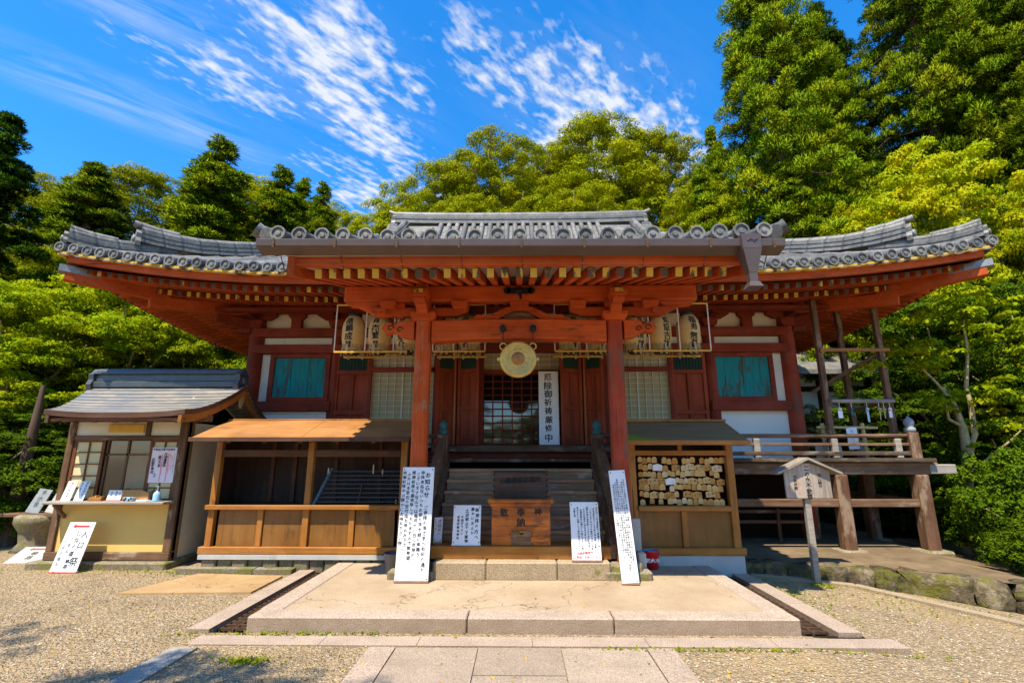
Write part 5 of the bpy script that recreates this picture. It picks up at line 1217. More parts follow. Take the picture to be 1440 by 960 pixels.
V = Thing('prayer_sign', 'tall white vertical sign in bold brush characters beside the lattice door', 'sign board', (.54, 9.13, 1.79), (R(-2), 0, 0), local=True)
V.part('board', MB().box(-.185, .185, 0, .02, 0, 1.36), 'white', bev=.003); V.part('lettering', lettering([('厄除御祈祷厳修中', -.01, 1.31, .148, 0, .045, 1.08)], -.003), ['ink'], fix=False)
# offering box and the box behind it
O = Thing('offering_box', 'orange brown wooden offering box with black characters at the foot of the stairs', 'offering box', (0, 6.8, .486))
ox0, ox1, oy0, oy1 = -.385, .405, 6.63, 6.95
m = MB()
zs = [.487, .60, .72, .84, .955]
for a, b in zip(zs, zs[1:]): m.box(ox0+.02, ox1-.02, oy0+.015, oy1, a+.0006, b-.0006)
O.part('box_body', m, 'offer', bev=.0015)
O.part('rim', MB().box(ox0, ox1, oy0, oy0+.05, .955, 1.0).box(ox0, ox1, oy1-.05, oy1, .955, 1.0).box(ox0, ox0+.05, oy0+.05, oy1-.05, .955, 1.0).box(ox1-.05, ox1, oy0+.05, oy1-.05, .955, 1.0), 'offer', bev=.006)
O.part('top_rail', MB().box(ox0-.02, ox1+.02, oy0-.01, oy0+.06, 1.002, 1.05).box(ox0-.02, ox0+.05, oy0+.06, oy1, 1.002, 1.05).box(ox1-.05, ox1+.02, oy0+.06, oy1, 1.002, 1.05), 'offer', bev=.012)
m = MB()
for i in range(7): y = oy0+.07+i*.035; m.box(ox0+.05, ox1-.05, y, y+.018, 1.01, 1.03)
O.part('grille', m, 'black')
for x in (ox0-.005, ox1+.005): O.part('corner_fitting', MB().sphere((x, oy0+.015, 1.03), .035, 10), 'honey_x')
O.part('lettering', lettering([('敬', -.205, .935, .105, 0, .04), ('奉納', .01, .935, .105, 0, .04, 1.12), ('神', .225, .935, .105, 0, .04)], oy0+.012), ['ink'], fix=False)
O.part('pale_patch_board', MB().box(-.115, .135, oy0+.004, oy0+.014, .49, .665), 'weath_x', bev=.002); O.part('lock_plate', MB().lathe([(.001,0),(.035,0),(.03,.008),(.001,.008)], (.015, oy0+.006, .645), 10, 0, 'y').box(-.02, .05, oy0-.002, oy0+.004, .62, .64), 'honey_x')
O = Thing('upright_dark_box', 'dark upright wooden box with carved characters standing behind the offering box', 'box', (0, 7.1, .62))
O.part('box_body', MB().box(-.36, .375, 7.05, 7.16, .625, 1.375), 'offerdark', bev=.006); O.part('lettering', lettering([('心願成就祈願所', 0, 1.305, .085, 0, .05, 1, False)], 7.046), ['ink'], fix=False)
m = MB()
for sx in (-.36, .375):
    for z in np.linspace(.95, 1.33, 6): m.box(sx-.012, sx+.012, 7.043, 7.049, z, z+.03)
m.box(-.37, .385, 7.04, 7.17, 1.376, 1.392); O.part('iron_edge', m, 'black')
# bucket etc.
B = Thing('red_bucket', 'small red bucket with white letters on the platform beside the plaque shelter', 'bucket', (1.75, 7.08, .133))
B.part('bucket_body', MB().lathe([(.001,0),(.085,0),(.112,.215),(.118,.22),(.118,.228),(.108,.228),(.082,.02),(.001,.02)], (1.75, 7.08, .133), 20), 'redbucket'); B.part('lid', MB().lathe([(.001,.20),(.109,.20),(.109,.232),(.102,.232),(.10,.215),(.001,.212)], (1.75, 7.08, .133), 20), 'bluegrey')
B.part('lettering', lettering([('防火水', 1.75, .28, .058, 0, .06, 1, False)], 6.975), ['white'], fix=False)
B = Thing('grey_planter', 'dark grey plastic tub half hidden left of the tall sign board', 'tub', (-1.62, 6.62, .133)); B.part('tub', MB().lathe([(.001,0),(.10,0),(.13,.24),(.14,.25),(.125,.25),(.10,.02),(.001,.02)], (-1.62, 6.75, .133), 14), 'greyplastic')
B = Thing('concrete_block', 'pale grey concrete block leaning behind the narrow sign board', 'block', (1.52, 6.75, .133)); B.part('block', MB().box(1.49, 1.60, 6.70, 6.86, .133, .40), 'concrete', bev=.02); 
B = Thing('grey_slab_piece', 'thin grey board standing behind the narrow sign board', 'board', (1.5, 6.95, .133)); B.part('board', MB().box(1.47, 1.60, 6.93, 6.96, .133, .78), 'concrete', bev=.006)
# notice post on the gravel
N_ = Thing('notice_post', 'weathered grey wooden notice board with little gabled roof on a single post', 'notice board', (3.92, 7.05, -.1))
N_.part('post', MB().box(3.875, 3.955, 7.05, 7.12, -.12, 1.50), 'greysilver', bev=.006)
m = MB(); nb0, nb1 = 3.62, 4.235; c = (nb0+nb1)/2
for i in range(5): a = nb0+i*(nb1-nb0)/5; b = nb0+(i+1)*(nb1-nb0)/5; za = 1.40+.12*(1-abs(a-c)/.31); zb_ = 1.40+.12*(1-abs(b-c)/.31); m.prism([(a+.001, 1.035), (b-.001, 1.035), (b-.001, zb_), (a+.001, za)], 7.015, 7.045)
N_.part('board', m, 'postsign', bev=.002)
N_.part('gable_roof', MB().slab([[(nb0-.13, 6.93, 1.375), (nb0-.13, 7.17, 1.375)], [(c, 6.93, 1.575), (c, 7.17, 1.575)], [(nb1+.13, 6.93, 1.375), (nb1+.13, 7.17, 1.375)]], .03), 'greysilver', bev=.003)
N_.part('lettering', lettering([('二の水不動尊', c-.0, 1.46, .075, 0, .05, 1.0), ('当山鎮守', c+.16, 1.36, .048, 0, .05, 1.05), ('厄除祈願', c-.17, 1.33, .045, 0, .05, 1.05)], 7.012), ['ink'], fix=False)
# ------------------------------------------------------------------ gong and lanterns
Gq = Thing('temple_gong', 'round gilt bronze gong hanging in the middle of the rainbow beam', 'gong', (0, 6.52, 2.86))
c = (-.02, 6.50, 2.86)
Gq.part('gong_body', MB().lathe([(.001,-.06),(.18,-.06),(.245,-.03),(.252,0),(.245,.03),(.215,.045),(.205,.038),(.16,.048),(.15,.042),(.09,.055),(.001,.06)], c, 36, 0, 'y'), 'gold')
Gq.part('gong_face', MB().lathe([(.001,.060),(.085,.057),(.088,.062),(.075,.068),(.001,.072)], c, 20, 0, 'y'), 'bronze')
m = MB()
for i in range(10): a = 2*math.pi*i/10; m.sphere((c[0]+.125*math.cos(a), 6.452, c[2]+.125*math.sin(a)), .016, 6, 0, (1.6, .3, 1))
for i in range(24): a = 2*math.pi*i/24; m.sphere((c[0]+.185*math.cos(a), 6.462, c[2]+.185*math.sin(a)), .009, 5)
Gq.part('relief_pattern', m, 'gold')
for sx in (-1, 1):
    Gq.part('hanging_ring', MB().sweep([(c[0]+sx*(.20+.045*math.cos(t)), 6.5, 3.04+.045*math.sin(t)) for t in np.linspace(0, 6.28, 14)], .011, 6), 'gold')
    Gq.part('side_lug', MB().box(*sorted((c[0]+sx*.24, c[0]+sx*.28)), 6.48, 6.52, 2.84, 2.88), 'gold')
    m = MB(); m.cyl((c[0]+sx*.205, 6.53, 3.29), (c[0]+sx*.205, 6.46, 3.29), .045, None, 14); m.cyl((c[0]+sx*.205, 6.5, 3.07), (c[0]+sx*.205, 6.5, 3.28), .008, None, 6); m.sphere((c[0]+sx*.205, 6.46, 3.29), .022); Gq.part('hook', m, 'black')
texts = {497: '諸願成就', 534: '商売繁昌', 572: '家内安全', 628: '交通安全', 661: '厄除開運', 801: '厄除祈祷', 838: '身体健全', 892: '良縁成就', 927: '如意吉祥', 967: '福寿無量'}
pos = ['farthest left', 'second from the left', 'third from the left, beside the left pillar', 'fourth from the left, behind the rainbow beam', 'fifth from the left, behind the rainbow beam', 'fifth from the right, behind the rainbow beam', 'fourth from the right, behind the rainbow beam', 'third from the right, beside the right pillar', 'second from the right', 'farthest right']
LY = 7.9
for (k, tx), ps_ in zip(texts.items(), pos):
    low_ = 0
    cx = px(k, 470, LY)[0]; z0, z1 = 3.27, 3.86
    Lq = Thing('paper_lantern', f'cream paper lantern with black characters, {ps_}', 'lantern', (cx, LY, 3.56), group='paper lanterns hanging under the eaves')
    H_ = z1-z0; prof = [(.001, z0)]
    for i in range(41):
        t = i/40; r = .19*(1-abs(2*t-1)**3.2*.46); r += .0022*math.cos(i*math.pi); prof.append((r, z0+H_*t))
    prof.append((.001, z1)); Lq.part('paper_shade', MB().lathe(prof, (cx, LY, 0), 24), 'lantern')
    Lq.part('hoop', MB().lathe([(.001,z1-.005),(.112,z1-.005),(.115,z1+.05),(.06,z1+.055),(.001,z1+.055)], (cx, LY, 0), 18), 'lanterndark'); Lq.part('hoop', MB().lathe([(.001,z0-.05),(.105,z0-.05),(.112,z0+.006),(.001,z0+.006)], (cx, LY, 0), 18), 'lanterndark')
    lt = lettering([(tx, .02*random.choice((-1, 1)), z1-.045, .135, 0, .05, 1.0)], 0); fl = -1 if k < 731 else 1; ang0 = -.25*fl*-1 if k < 731 else .15
    vs = []
    for x, y, z in lt.v: 
        t = (z-z0)/H_; r = .19*(1-abs(2*min(1, max(0, t))-1)**3.2*.46)+.006; a = x/.19 + (-.22 if k < 731 else .28); vs.append((cx+r*math.sin(a), LY-r*math.cos(a), z))
    lt.v = vs; Lq.part('lettering', lt, ['ink'], fix=False)
    m = MB()
    for a in np.linspace(0, 6.28, 15)[:-1]:
        r = .17; m.beam((cx+r*math.cos(a), LY+r*math.sin(a), z0+.10), (cx+(r+.02)*math.cos(a), LY+(r+.02)*math.sin(a), z0-.075+.03*math.sin(5*a)), .035, .003, up=(math.cos(a), math.sin(a), 0))
    Lq.part('rain_cover', m, 'tassel'); Lq.part('hanger', MB().cyl((cx, LY, z1+.05), (cx, LY, 4.14), .006, None, 6), 'black')
for (a, b, ups, lab) in ((478, 578, (478, 520, 559), 'yellow hanging rod frame round the two lanterns at the far left'), (613, 684, (613, 641, 684), 'yellow hanging rod frame round the inner left lanterns'), (779, 850, (779, 822, 850), 'yellow hanging rod frame round the inner right lanterns'), (884, 989, (907, 948, 989), 'yellow hanging rod frame round the two lanterns at the far right')):
    xa, xb = px(a, 470, LY)[0], px(b, 470, LY)[0]; Fq = Thing('lantern_frame', lab, 'frame', ((xa+xb)/2, LY, 3.2), group='rod frames round the lanterns')
    Fq.part('bottom_rod', MB().box(xa, xb, LY-.235, LY-.215, 3.205, 3.232).box(xa, xb, LY+.215, LY+.235, 3.205, 3.232), 'cordyellow')
    m = MB()
    us = [px(u, 470, LY)[0] for u in ups]
    for x in us: Fq.part('upright_rod', MB().box(x-.009, x+.009, LY-.232, LY-.218, 3.23, 3.99), 'cordpale')
    t0, t1 = (us[0], us[1]) if a < 500 else ((us[1], us[2]) if a in (613, 884) else (us[0], us[1])); Fq.part('top_rod', MB().box(t0-.009, t1+.009, LY-.24, LY-.21, 3.99, 4.012), 'cordyellow')
# ------------------------------------------------------------------ props on the right veranda
F_ = Thing('prop_frame', 'slender brown prop poles with cross bars standing on the right veranda under the eave', 'prop frame', (5.8, 8.5, 1.55))
for (x, y, zt) in ((5.26, 8.52, 4.32), (6.32, 8.52, 4.34), (6.15, 9.25, 4.40)): F_.part('pole', MB().box(x-.045, x+.045, y-.045, y+.045, 1.55, zt), 'weath_z', bev=.006)
F_.part('cross_bar', MB().box(5.24, 6.44, 8.44, 8.475, 3.36, 3.42), 'honey_x', bev=.004, label='orange upper cross bar'); F_.part('cross_bar', MB().cyl((5.30, 8.45, 2.50), (6.36, 8.45, 2.50), .035, None, 8), 'greysilver', label='grey lower cross bar')
F_.part('brace', MB().beam((6.32, 8.55, 3.35), (5.5, 9.3, 2.75), .05, .06), 'weath_x'); F_.part('brace', MB().beam((6.32, 8.55, 2.5), (6.15, 9.25, 2.4), .05, .05), 'weath_y')
Bq = Thing('bamboo_rack', 'bamboo rack with one long pole for fortune slips on the right veranda', 'rack', (5.6, 8.6, 1.55))
for x in (5.22, 5.90): Bq.part('upright', MB().cyl((x, 8.66, 1.55), (x, 8.66, 2.14), .035, None, 10), 'bamboo')
Bq.part('cross_pole', MB().cyl((5.10, 8.62, 2.07), (6.12, 8.62, 2.06), .025, None, 10), 'bamboo')
Nn = Thing('hanging_notice', 'white paper notice tied to the bamboo rack', 'notice', (5.66, 8.58, 1.7), (R(6), R(-5), 0), local=True); Nn.part('paper', MB().box(-.09, .09, 0, .006, 0, .36), 'white'); Nn.part('lettering', lettering([('おみくじ', 0, .33, .06, 0)], -.003), ['bluegrey'], fix=False)
Nn = Thing('white_crate', 'small pale box on the veranda behind the rail', 'box', (5.5, 8.9, 1.55)); Nn.part('box_body', MB().box(5.3, 5.62, 8.85, 9.1, 1.55, 1.80), 'plaster2', bev=.01)
chimes = [(5.42, 'short white paper wind chime nearest the left prop pole', .16, .10, 'white'), (5.62, 'pale green wind chime second from the left on the bar', .10, .05, 'verdigris'), (5.88, 'long thin turquoise paper strip wind chime in the middle of the bar', .24, .045, 'blueplastic'), (6.08, 'thin white twisted chime string right of the turquoise one', .20, .018, 'tassel'), (6.16, 'thin white chime string next to the pink chime', .17, .018, 'tassel'), (6.26, 'white and pink wind chime beside the right prop pole', .15, .075, 'paperpink')]
for x, lab, ln, w, mt in chimes:
    C_ = Thing('wind_chime', lab, 'wind chime', (x, 8.44, 2.46), group='wind chimes on the grey bar')
    C_.part('cord', MB().cyl((x, 8.44, 2.48), (x, 8.44, 2.34), .004, None, 5), 'white'); C_.part('bell', MB().lathe([(.001,.05),(.02,.045),(.03,.02),(.028,0),(.001,.01)], (x, 8.44, 2.34), 10), mt); C_.part('paper_strip', MB().box(x-w*.38, x+w*.38, 8.438, 8.442, 2.34-ln*.8, 2.335), mt)
# outbuilding glimpsed beyond the right veranda
Ob = Thing('outbuilding', 'dim white walled outbuilding with dark timbers seen beyond the right veranda', 'outbuilding', (9.2, 14, 0))
Ob.part('wall', MB().box(6.9, 11.5, 13.5, 15.5, 0, 3.9), 'plaster2')
for z in (1.4, 2.35, 3.3): Ob.part('beam', MB().box(6.85, 11.55, 13.44, 13.5, z, z+.13), 'shelterdark')
for x in (6.9, 8.2, 9.5, 10.8): Ob.part('post', MB().box(x-.08, x+.08, 13.42, 13.5, 0, 3.9), 'shelterdark')
Ob.part('roof', MB().slab([[(6.3, 12.8, 3.8), (12.1, 12.8, 3.8)], [(6.3, 14.5, 4.7), (12.1, 14.5, 4.7)], [(6.3, 16.2, 3.8), (12.1, 16.2, 3.8)]], .12), 'tile')
pl_ = Thing('lightning_rod', 'thin pale rod sticking up from the trees at upper left', 'rod', (px(116, 300, 19)[0], 19, 3)); pl_.part('rod', MB().cyl((px(116, 300, 19)[0], 19, 3), px(117, 286, 19), .04, .03, 6), 'white')
# ------------------------------------------------------------------ foliage
def leaf_mesh(name, C, Nn, S, SNorm, mats, asp=.45, T1=None):
    n = len(C)
    if T1 is None: T1 = np.cross(Nn, RNG.normal(size=(n, 3)))
    T1 = T1/(np.linalg.norm(T1, axis=1, keepdims=True)+1e-9)
    T2 = np.cross(Nn, T1); T2 = T2/(np.linalg.norm(T2, axis=1, keepdims=True)+1e-9); s = S[:, None]
    V = np.stack([C+T1*s, C-T1*s*.7+T2*s*asp*1.25, C-T1*s*.7-T2*s*asp*1.25], 1).reshape(-1, 3)
    me = bpy.data.meshes.new(name); me.vertices.add(3*n); me.vertices.foreach_set('co', V.astype('f').ravel())
    me.loops.add(3*n); me.loops.foreach_set('vertex_index', np.arange(3*n, dtype='i'))
    me.polygons.add(n); me.polygons.foreach_set('loop_start', np.arange(0, 3*n, 3, dtype='i')); me.polygons.foreach_set('loop_total', np.full(n, 3, 'i'))
    me.polygons.foreach_set('use_smooth', np.ones(n, bool)); me.materials.append(MT[mats]); me.update(calc_edges=True)
    me.normals_split_custom_set_from_vertices(np.repeat(SNorm, 3, 0).astype('f').tolist())
    return me
def unit(v): return v/(np.linalg.norm(v, axis=1, keepdims=True)+1e-9)
def crown_from_tufts(name, tc_, tr, per, leaf, mat, center=None, flat=1.0, asp=.45, spread=.38, up=.25, soft=.55, radial=False):
    tc_ = np.array(tc_); tr = np.array(tr); n = len(tc_); cnt = np.maximum(12, (per*(tr/tr.mean())**2)).astype(int)
    idx = np.repeat(np.arange(n), cnt); N_ = len(idx)
    d = unit(RNG.normal(size=(N_, 3))); d[:, 2] = np.where(d[:, 2] < -.15, -d[:, 2]*.9, d[:, 2]) + up*.5; d = unit(d)
    rad = RNG.uniform(.45, 1.0, N_)**.6
    P = tc_[idx] + d*np.array([1, 1, flat])*(tr[idx]*rad)[:, None]
    if center is not None:
        out = unit(tc_[idx]-np.array(center))
    else:
        out = unit(np.stack([tc_[idx, 0], tc_[idx, 1], .35*np.ones(N_)], 1))
    nr = unit(d*.9 + RNG.normal(size=(N_, 3))*spread + np.array([0, 0, .25]))
    sn = unit(d*soft*1.2 + out*.55 + nr*(1-soft) + np.array([0, 0, .12]))
    S = leaf*RNG.uniform(.65, 1.25, N_)
    T1 = unit(d + RNG.normal(size=(N_, 3))*.35 + np.array([0, 0, -.15])) if radial else None
    if radial: nr = unit(np.cross(T1, RNG.normal(size=(N_, 3))))
    return leaf_mesh(name, P, nr, S, sn, mat, asp, T1)
def cedar_proto(seed, H=12, Rm=2.3, h0=.12, dens=1.0, mat='lf_cedar', leaf=.042, power=.85):
    rr = np.random.default_rng(seed); T_ = []; Rr = []; limbs = []
    n = int(380*dens)
    for i in range(n):
        t = h0+(1-h0)*(1-(1-rr.random())**.62) if False else h0+(1-h0)*rr.random()**1.15
        lump = .78+.16*math.sin(t*31+seed)+.14*math.sin(t*9+seed*2)
        a = rr.random()*6.283; lob = 1+.20*math.sin(3*a+t*7+seed)+.12*math.sin(5*a-t*11)
        Rt = Rm*((1-t)**power)*lob*(.82+.22*lump)+.12
        q = 1-.8*rr.random()**1.45
        r = Rt*q
        T_.append((r*math.cos(a), r*math.sin(a), t*H - .22*r + rr.normal()*.10)); Rr.append((.27+.20*rr.random())*(1.0 if t < .9 else .6)*(H/12)**.5)
        if i % 9 == 0 and t < .85: limbs.append((t, r*.9, a))
    T_.append((0, 0, H)); Rr.append(.16); T_.append((0, 0, H-.3)); Rr.append(.22)
    me = crown_from_tufts('crown', T_, Rr, 330, leaf*1.75, mat, None, .8, .20, .28, .35, .9, True)
    tb = MB(); tb.sweep([(0, 0, -.6), (0, 0, H*.3), (.05, 0, H*.65), (0, 0, H*.96)], [H*.026, H*.02, H*.012, .02], 9)
    for t, r, a in limbs: tb.sweep([(0, 0, t*H+.1), (r*.5*math.cos(a), r*.5*math.sin(a), t*H+.08), (r*math.cos(a), r*math.sin(a), t*H-.2*r)], [.06*(1-t)+.02, .035, .015], 5)
    return me, tb
def broad_proto(seed, H=9, W=4.0, mat='lf_broad', leaf=.045, n_l=11, per=250, tuft=.36, base=.32, open_=0.0, flat=1.0, asp=.5, dens=1.0):
    rr = np.random.default_rng(seed); T_ = []; Rr = []; limbs = []; lobes = []
    for i in range(n_l):
        a = i*2.399+seed; z = base + (1-base)*(.18+.70*((i+.5)/n_l)); q = math.sqrt(max(.05, 1-((z-base)/(1-base)*1.0-.35)**2*1.5))
        r = W*.58*q*rr.uniform(.65, 1.0) if i < n_l-2 else W*.22*rr.random()
        lobes.append((r*math.cos(a), r*math.sin(a), z*H*rr.uniform(.93, 1.04), W*rr.uniform(.30, .46)))
    for lx, ly, lz, lr in lobes:
        k = int(34*dens*(lr/(W*.38))**2)
        for j in range(k):
            d = rr.normal(size=3); d /= np.linalg.norm(d)
            if d[2] < -.35: d[2] *= -.6
            q = rr.uniform(.62, 1.04)
            T_.append((lx+d[0]*lr*q, ly+d[1]*lr*q, lz+d[2]*lr*.72*q)); Rr.append(tuft*rr.uniform(.65, 1.15))
        limbs.append((lx, ly, lz))
    for j in range(int(60*dens)):
        a = rr.random()*6.283; r = W*.4*rr.random(); T_.append((r*math.cos(a), r*math.sin(a), H*rr.uniform(base*.8, .75))); Rr.append(tuft*1.2)
    me = crown_from_tufts('crown', T_, Rr, per, leaf, mat, (0, 0, H*.45), flat, asp, .40, .3, .7)
    tb = MB(); tb.sweep([(0, 0, -.6), (.08, .03, H*.2), (-.06, 0, H*.45), (0, 0, H*.72)], [H*.026, H*.02, H*.014, .03], 9)
    for lx, ly, lz in limbs: tb.sweep([(0, 0, H*.28), (lx*.45, ly*.45, (H*.28+lz)*.52), (lx, ly, lz)], [H*.011, H*.007, .02], 6)
    return me, tb
def dome_proto(seed, H=9, W=5.0, mat='lf_broad', leaf=.036, per=150, n_l=70, base=.12):
    rr = np.random.default_rng(seed); T_ = []; Rr = []; limbs = []
    for i in range(n_l):
        z = 1-1.25*(i+.5)/n_l; a = i*2.39996+seed; q = math.sqrt(max(0, 1-z*z)) if z > 0 else 1-.15*z*z
        cz = H*(.42+.55*z*(1 if z > 0 else 1.2)); bump = rr.uniform(.84, 1.06); R_1 = W*.5*q*bump
        cx, cy = R_1*math.cos(a)*1.0, R_1*math.sin(a)*1.0; cz *= rr.uniform(.94, 1.03); lr = rr.uniform(.55, .95)
        if i % 4 == 0: limbs.append((cx*.9, cy*.9, cz))
        for j in range(int(17*(lr/.75)**2)):
            d = rr.normal(size=3); d /= np.linalg.norm(d); d[2] = abs(d[2])*.9 if rr.random() < .75 else d[2]
            T_.append((cx+d[0]*lr, cy+d[1]*lr, cz+d[2]*lr*.62)); Rr.append(rr.uniform(.2, .36))
    for j in range(120):
        a = rr.random()*6.283; r = W*.38*rr.random()**.5; T_.append((r*math.cos(a), r*math.sin(a), H*rr.uniform(.1, .8))); Rr.append(.5)
    me = crown_from_tufts('crown', T_, Rr, per, leaf, mat, (0, 0, H*.35), .85, .5, .32, .35, .85)
    tb = MB(); tb.sweep([(0, 0, -.6), (.08, .03, H*.2), (-.06, 0, H*.45), (0, 0, H*.72)], [H*.026, H*.02, H*.014, .03], 9)
    for lx, ly, lz in limbs: tb.sweep([(0, 0, H*.25), (lx*.5, ly*.5, (H*.25+lz)*.52), (lx, ly, lz)], [H*.010, H*.006, .02], 6)
    return me, tb
PROTO = {}
add_proto_later = []
def add_proto(k, pr, bark, H, W):
    PROTO[k] = (pr[0], mesh_of(pr[1], 'trunk', bark), H, W)
add_proto('cedarA', cedar_proto(1, 12, 2.5), 'bark_cedar', 12, 2.5)
add_proto('cedarB', cedar_proto(2, 12, 2.2, .05, 1.0, 'lf_cedar', .040, .95), 'bark_cedar', 12, 2.2)
add_proto('cedarD', cedar_proto(5, 12, 2.7, .03, 1.1, 'lf_cedar_dark', .044, .8), 'bark_cedar', 12, 2.7)
add_proto('cedarBig', cedar_proto(8, 16, 3.6, .06, 2.6, 'lf_cedar', .040, .62), 'bark_cedar', 16, 3.6)
add_proto('cedarBigD', cedar_proto(12, 16, 3.3, .06, 2.4, 'lf_cedar_dark', .042, .7), 'bark_cedar', 16, 3.3)  # darker needles on rear cedars put deep shade between crowns into the colour
add_proto('high', broad_proto(21, 9, 3.4, 'lf_maple', .06, 9, 60, .34, .62, dens=.7), 'bark_pale', 9, 3.0)
add_proto('broadA', dome_proto(1, 9, 5.6), 'bark_pale', 9.9, 3.2)
add_proto('broadB', dome_proto(4, 9, 5.0), 'bark_pale', 9.9, 2.9)
add_proto('mapleA', broad_proto(6, 7, 3.6, 'lf_maple', .042, 14, 160, .34, .12, flat=.75, asp=.55, dens=1.3), 'bark_pale', 7, 3.3)
add_proto('yellowA', broad_proto(9, 8, 3.6, 'lf_yellow', .045, 14, 160, .34, .2, flat=.75, asp=.55, dens=1.15), 'bark_pale', 8, 3.3)
add_proto('shrub', broad_proto(11, 2.2, 1.7, 'lf_shrub', .04, 9, 60, .2, .1, asp=.5, dens=1.2), 'bark_pale', 2.2, 1.5)
add_proto('shadeA', broad_proto(14, 7, 3.6, 'lf_shrub', .042, 14, 150, .32, .1, flat=.75, asp=.5, dens=1.2), 'bark_pale', 7, 3.2)
def tree(kind, name, label, cat, pxx, ytop, Y, width=None, group=None, rot=None, zbase=None, x=None, zt=None):
    me, tm, H0, W0 = PROTO[kind]; p = px(pxx, ytop, Y); X = p[0] if x is None else x
    zt = p[2] if zt is None else zt
    zb_ = gz(X, Y)-.1 if zbase is None else zbase; k = max(.15, (zt-zb_)/H0); w = k if width is None else width/2/W0
    r = bpy.data.objects.new(name, None); COL.objects.link(r); r.location = (X, Y, zb_); r.scale = (w, w, k); r.rotation_euler = (0, 0, random.uniform(0, 6.28) if rot is None else rot)
    tag(r, label, cat, group)
    for nm, m_ in (('crown', me), ('trunk', tm)):
        o = bpy.data.objects.new(nm, m_); COL.objects.link(o); o.parent = r
    return r
g1 = 'cedars on the hillside'; g2 = 'broadleaf trees on the hillside'; g3 = 'leafy trees in front of the forest'
CED = [('cedarD', 0, 158, 12.5, 5.6, 'tall dark cedar filling the left edge of the photo'), ('cedarA', 133, 228, 19, 7.0, 'cedar with a rounded top beside the pale rod at upper left'),
       ('cedarB', 312, 198, 18, 7.6, 'broad pointed cedar standing highest above the left wing of the roof'), ('cedarB', 398, 238, 20, 6.2, 'pointed cedar right of the highest left one'),
       ('cedarA', 428, 252, 22, 5.0, 'slim cedar tip just behind the pointed one'), ('cedarB', 455, 260, 21, 4.6, 'small cedar tip nearest the porch roof on the left'),
       ('cedarBig', 1056, -60, 17, 7.6, 'huge dark cedar, leftmost of the three reaching out of the frame'), ('cedarBig', 1228, -190, 18, 7.2, 'huge cedar in the middle of the right hand group'),
       ('cedarBig', 1390, -160, 15.5, 6.6, 'huge cedar at the upper right edge'), ('cedarBigD', 1300, -120, 21, 9.0, 'huge cedar standing behind the two at the upper right'), ('cedarBigD', 1145, 20, 21, 7.0, 'huge cedar standing behind the dark leftmost one'), ('cedarBig', 1460, -60, 20, 9.0, 'cedar behind the one at the upper right edge'), ('cedarB', 1000, 185, 20, 4.4, 'small cedar tip between the round tree and the huge cedars'), ('cedarBig', 1130, 60, 20, 6.5, 'cedar filling the gap low between the huge ones'),
       ('cedarA', 1100, 235, 15, 5.2, 'lower cedar crown right above the porch roof corner'), ('cedarA', 985, 240, 17, 4.2, 'cedar behind the right end of the ridge'), ('cedarBig', 1480, 40, 12.5, 6.5, 'dark cedar behind the yellow tree at the right edge')]
for k, a, b, y, w, lab in CED: tree(k, 'cedar_tree', lab, 'cedar', a, b, y, w, g1)
BR = [('broadA', 992, 232, 18.5, 6.0, 'broadleaf crown filling the gap left of the huge cedars'), ('broadA', 700, 172, 24, 8.6, 'round broadleaf tree behind the middle of the ridge'), ('broadB', 845, 160, 24, 9.0, 'tallest round broadleaf tree behind the right half of the ridge'), ('broadB', 625, 212, 22, 6.2, 'broadleaf tree left of the round ones'),
      ('broadA', 572, 242, 23, 6.0, 'small broadleaf crown above the left end of the ridge'), ('broadB', 925, 172, 23, 6.5, 'broadleaf tree between ridge end and huge cedars'), ('broadA', 770, 196, 27, 9.0, 'broadleaf crown filling the saddle between the two round trees'), ('broadB', 215, 236, 23, 8.5, 'broadleaf tree between the two left cedars'),
      ('broadA', 75, 236, 22, 7.5, 'broadleaf tree right of the dark cedar'), ('broadB', 350, 240, 24, 8, 'broadleaf crown between the pointed cedars'), ('broadA', 480, 272, 24, 5.6, 'low broadleaf crown next to the blue gap of sky'), ('broadA', 800, 235, 20, 7, 'lower broadleaf crown close behind the ridge'),
      ('broadB', 660, 262, 19, 5.6, 'lower broadleaf crown behind the left part of the ridge')]
for k, a, b, y, w, lab in BR: tree(k, 'broadleaf_tree', lab, 'tree', a, b, y, w, g2)
MP = [('mapleA', 40, 400, 11.5, 6.2, 'bright leafy tree behind the shop at the far left'), ('mapleA', 185, 380, 13.5, 6.4, 'bright leafy tree above the shop roof'), ('mapleA', 300, 440, 14.5, 5.0, 'leafy tree between shop roof and hall eave'),
      ('broadA', 110, 325, 16, 6, 'mid green tree above the bright ones on the left'), ('broadB', 245, 350, 16.5, 6, 'mid green tree behind the left wing of the roof'), ('shadeA', -20, 560, 9.8, 4, 'shady bush tree at the left edge behind the boards'), ('shadeA', 75, 590, 10.8, 3.4, 'dark bush between the boards and the shop'),
      ('yellowA', 1275, 212, 13.0, 5.6, 'yellow green tree glowing above the right wing of the roof'), ('yellowA', 1375, 285, 12.0, 4.4, 'yellow green tree at the right edge above the eave tip'), ('yellowA', 1190, 285, 14.0, 4.0, 'yellow green crown peeping over the roof right of the porch'),
      ('shadeA', 1300, 420, 11.8, 5.2, 'dark glossy tree behind the prop poles'), ('shadeA', 1425, 380, 10.0, 4.2, 'leafy green tree at the right edge'), ('shadeA', 1215, 500, 13.8, 5.0, 'shady tree behind the right veranda'), ('shadeA', 1390, 520, 9.6, 3.0, 'leafy tree over the pale trunk'),
      ('mapleA', 1440, 455, 10.2, 3.6, 'lighter green leafy tree at the right edge')]
for k, a, b, y, w, lab in MP: tree(k, 'leafy_tree', lab, 'tree', a, b, y, w, g3)
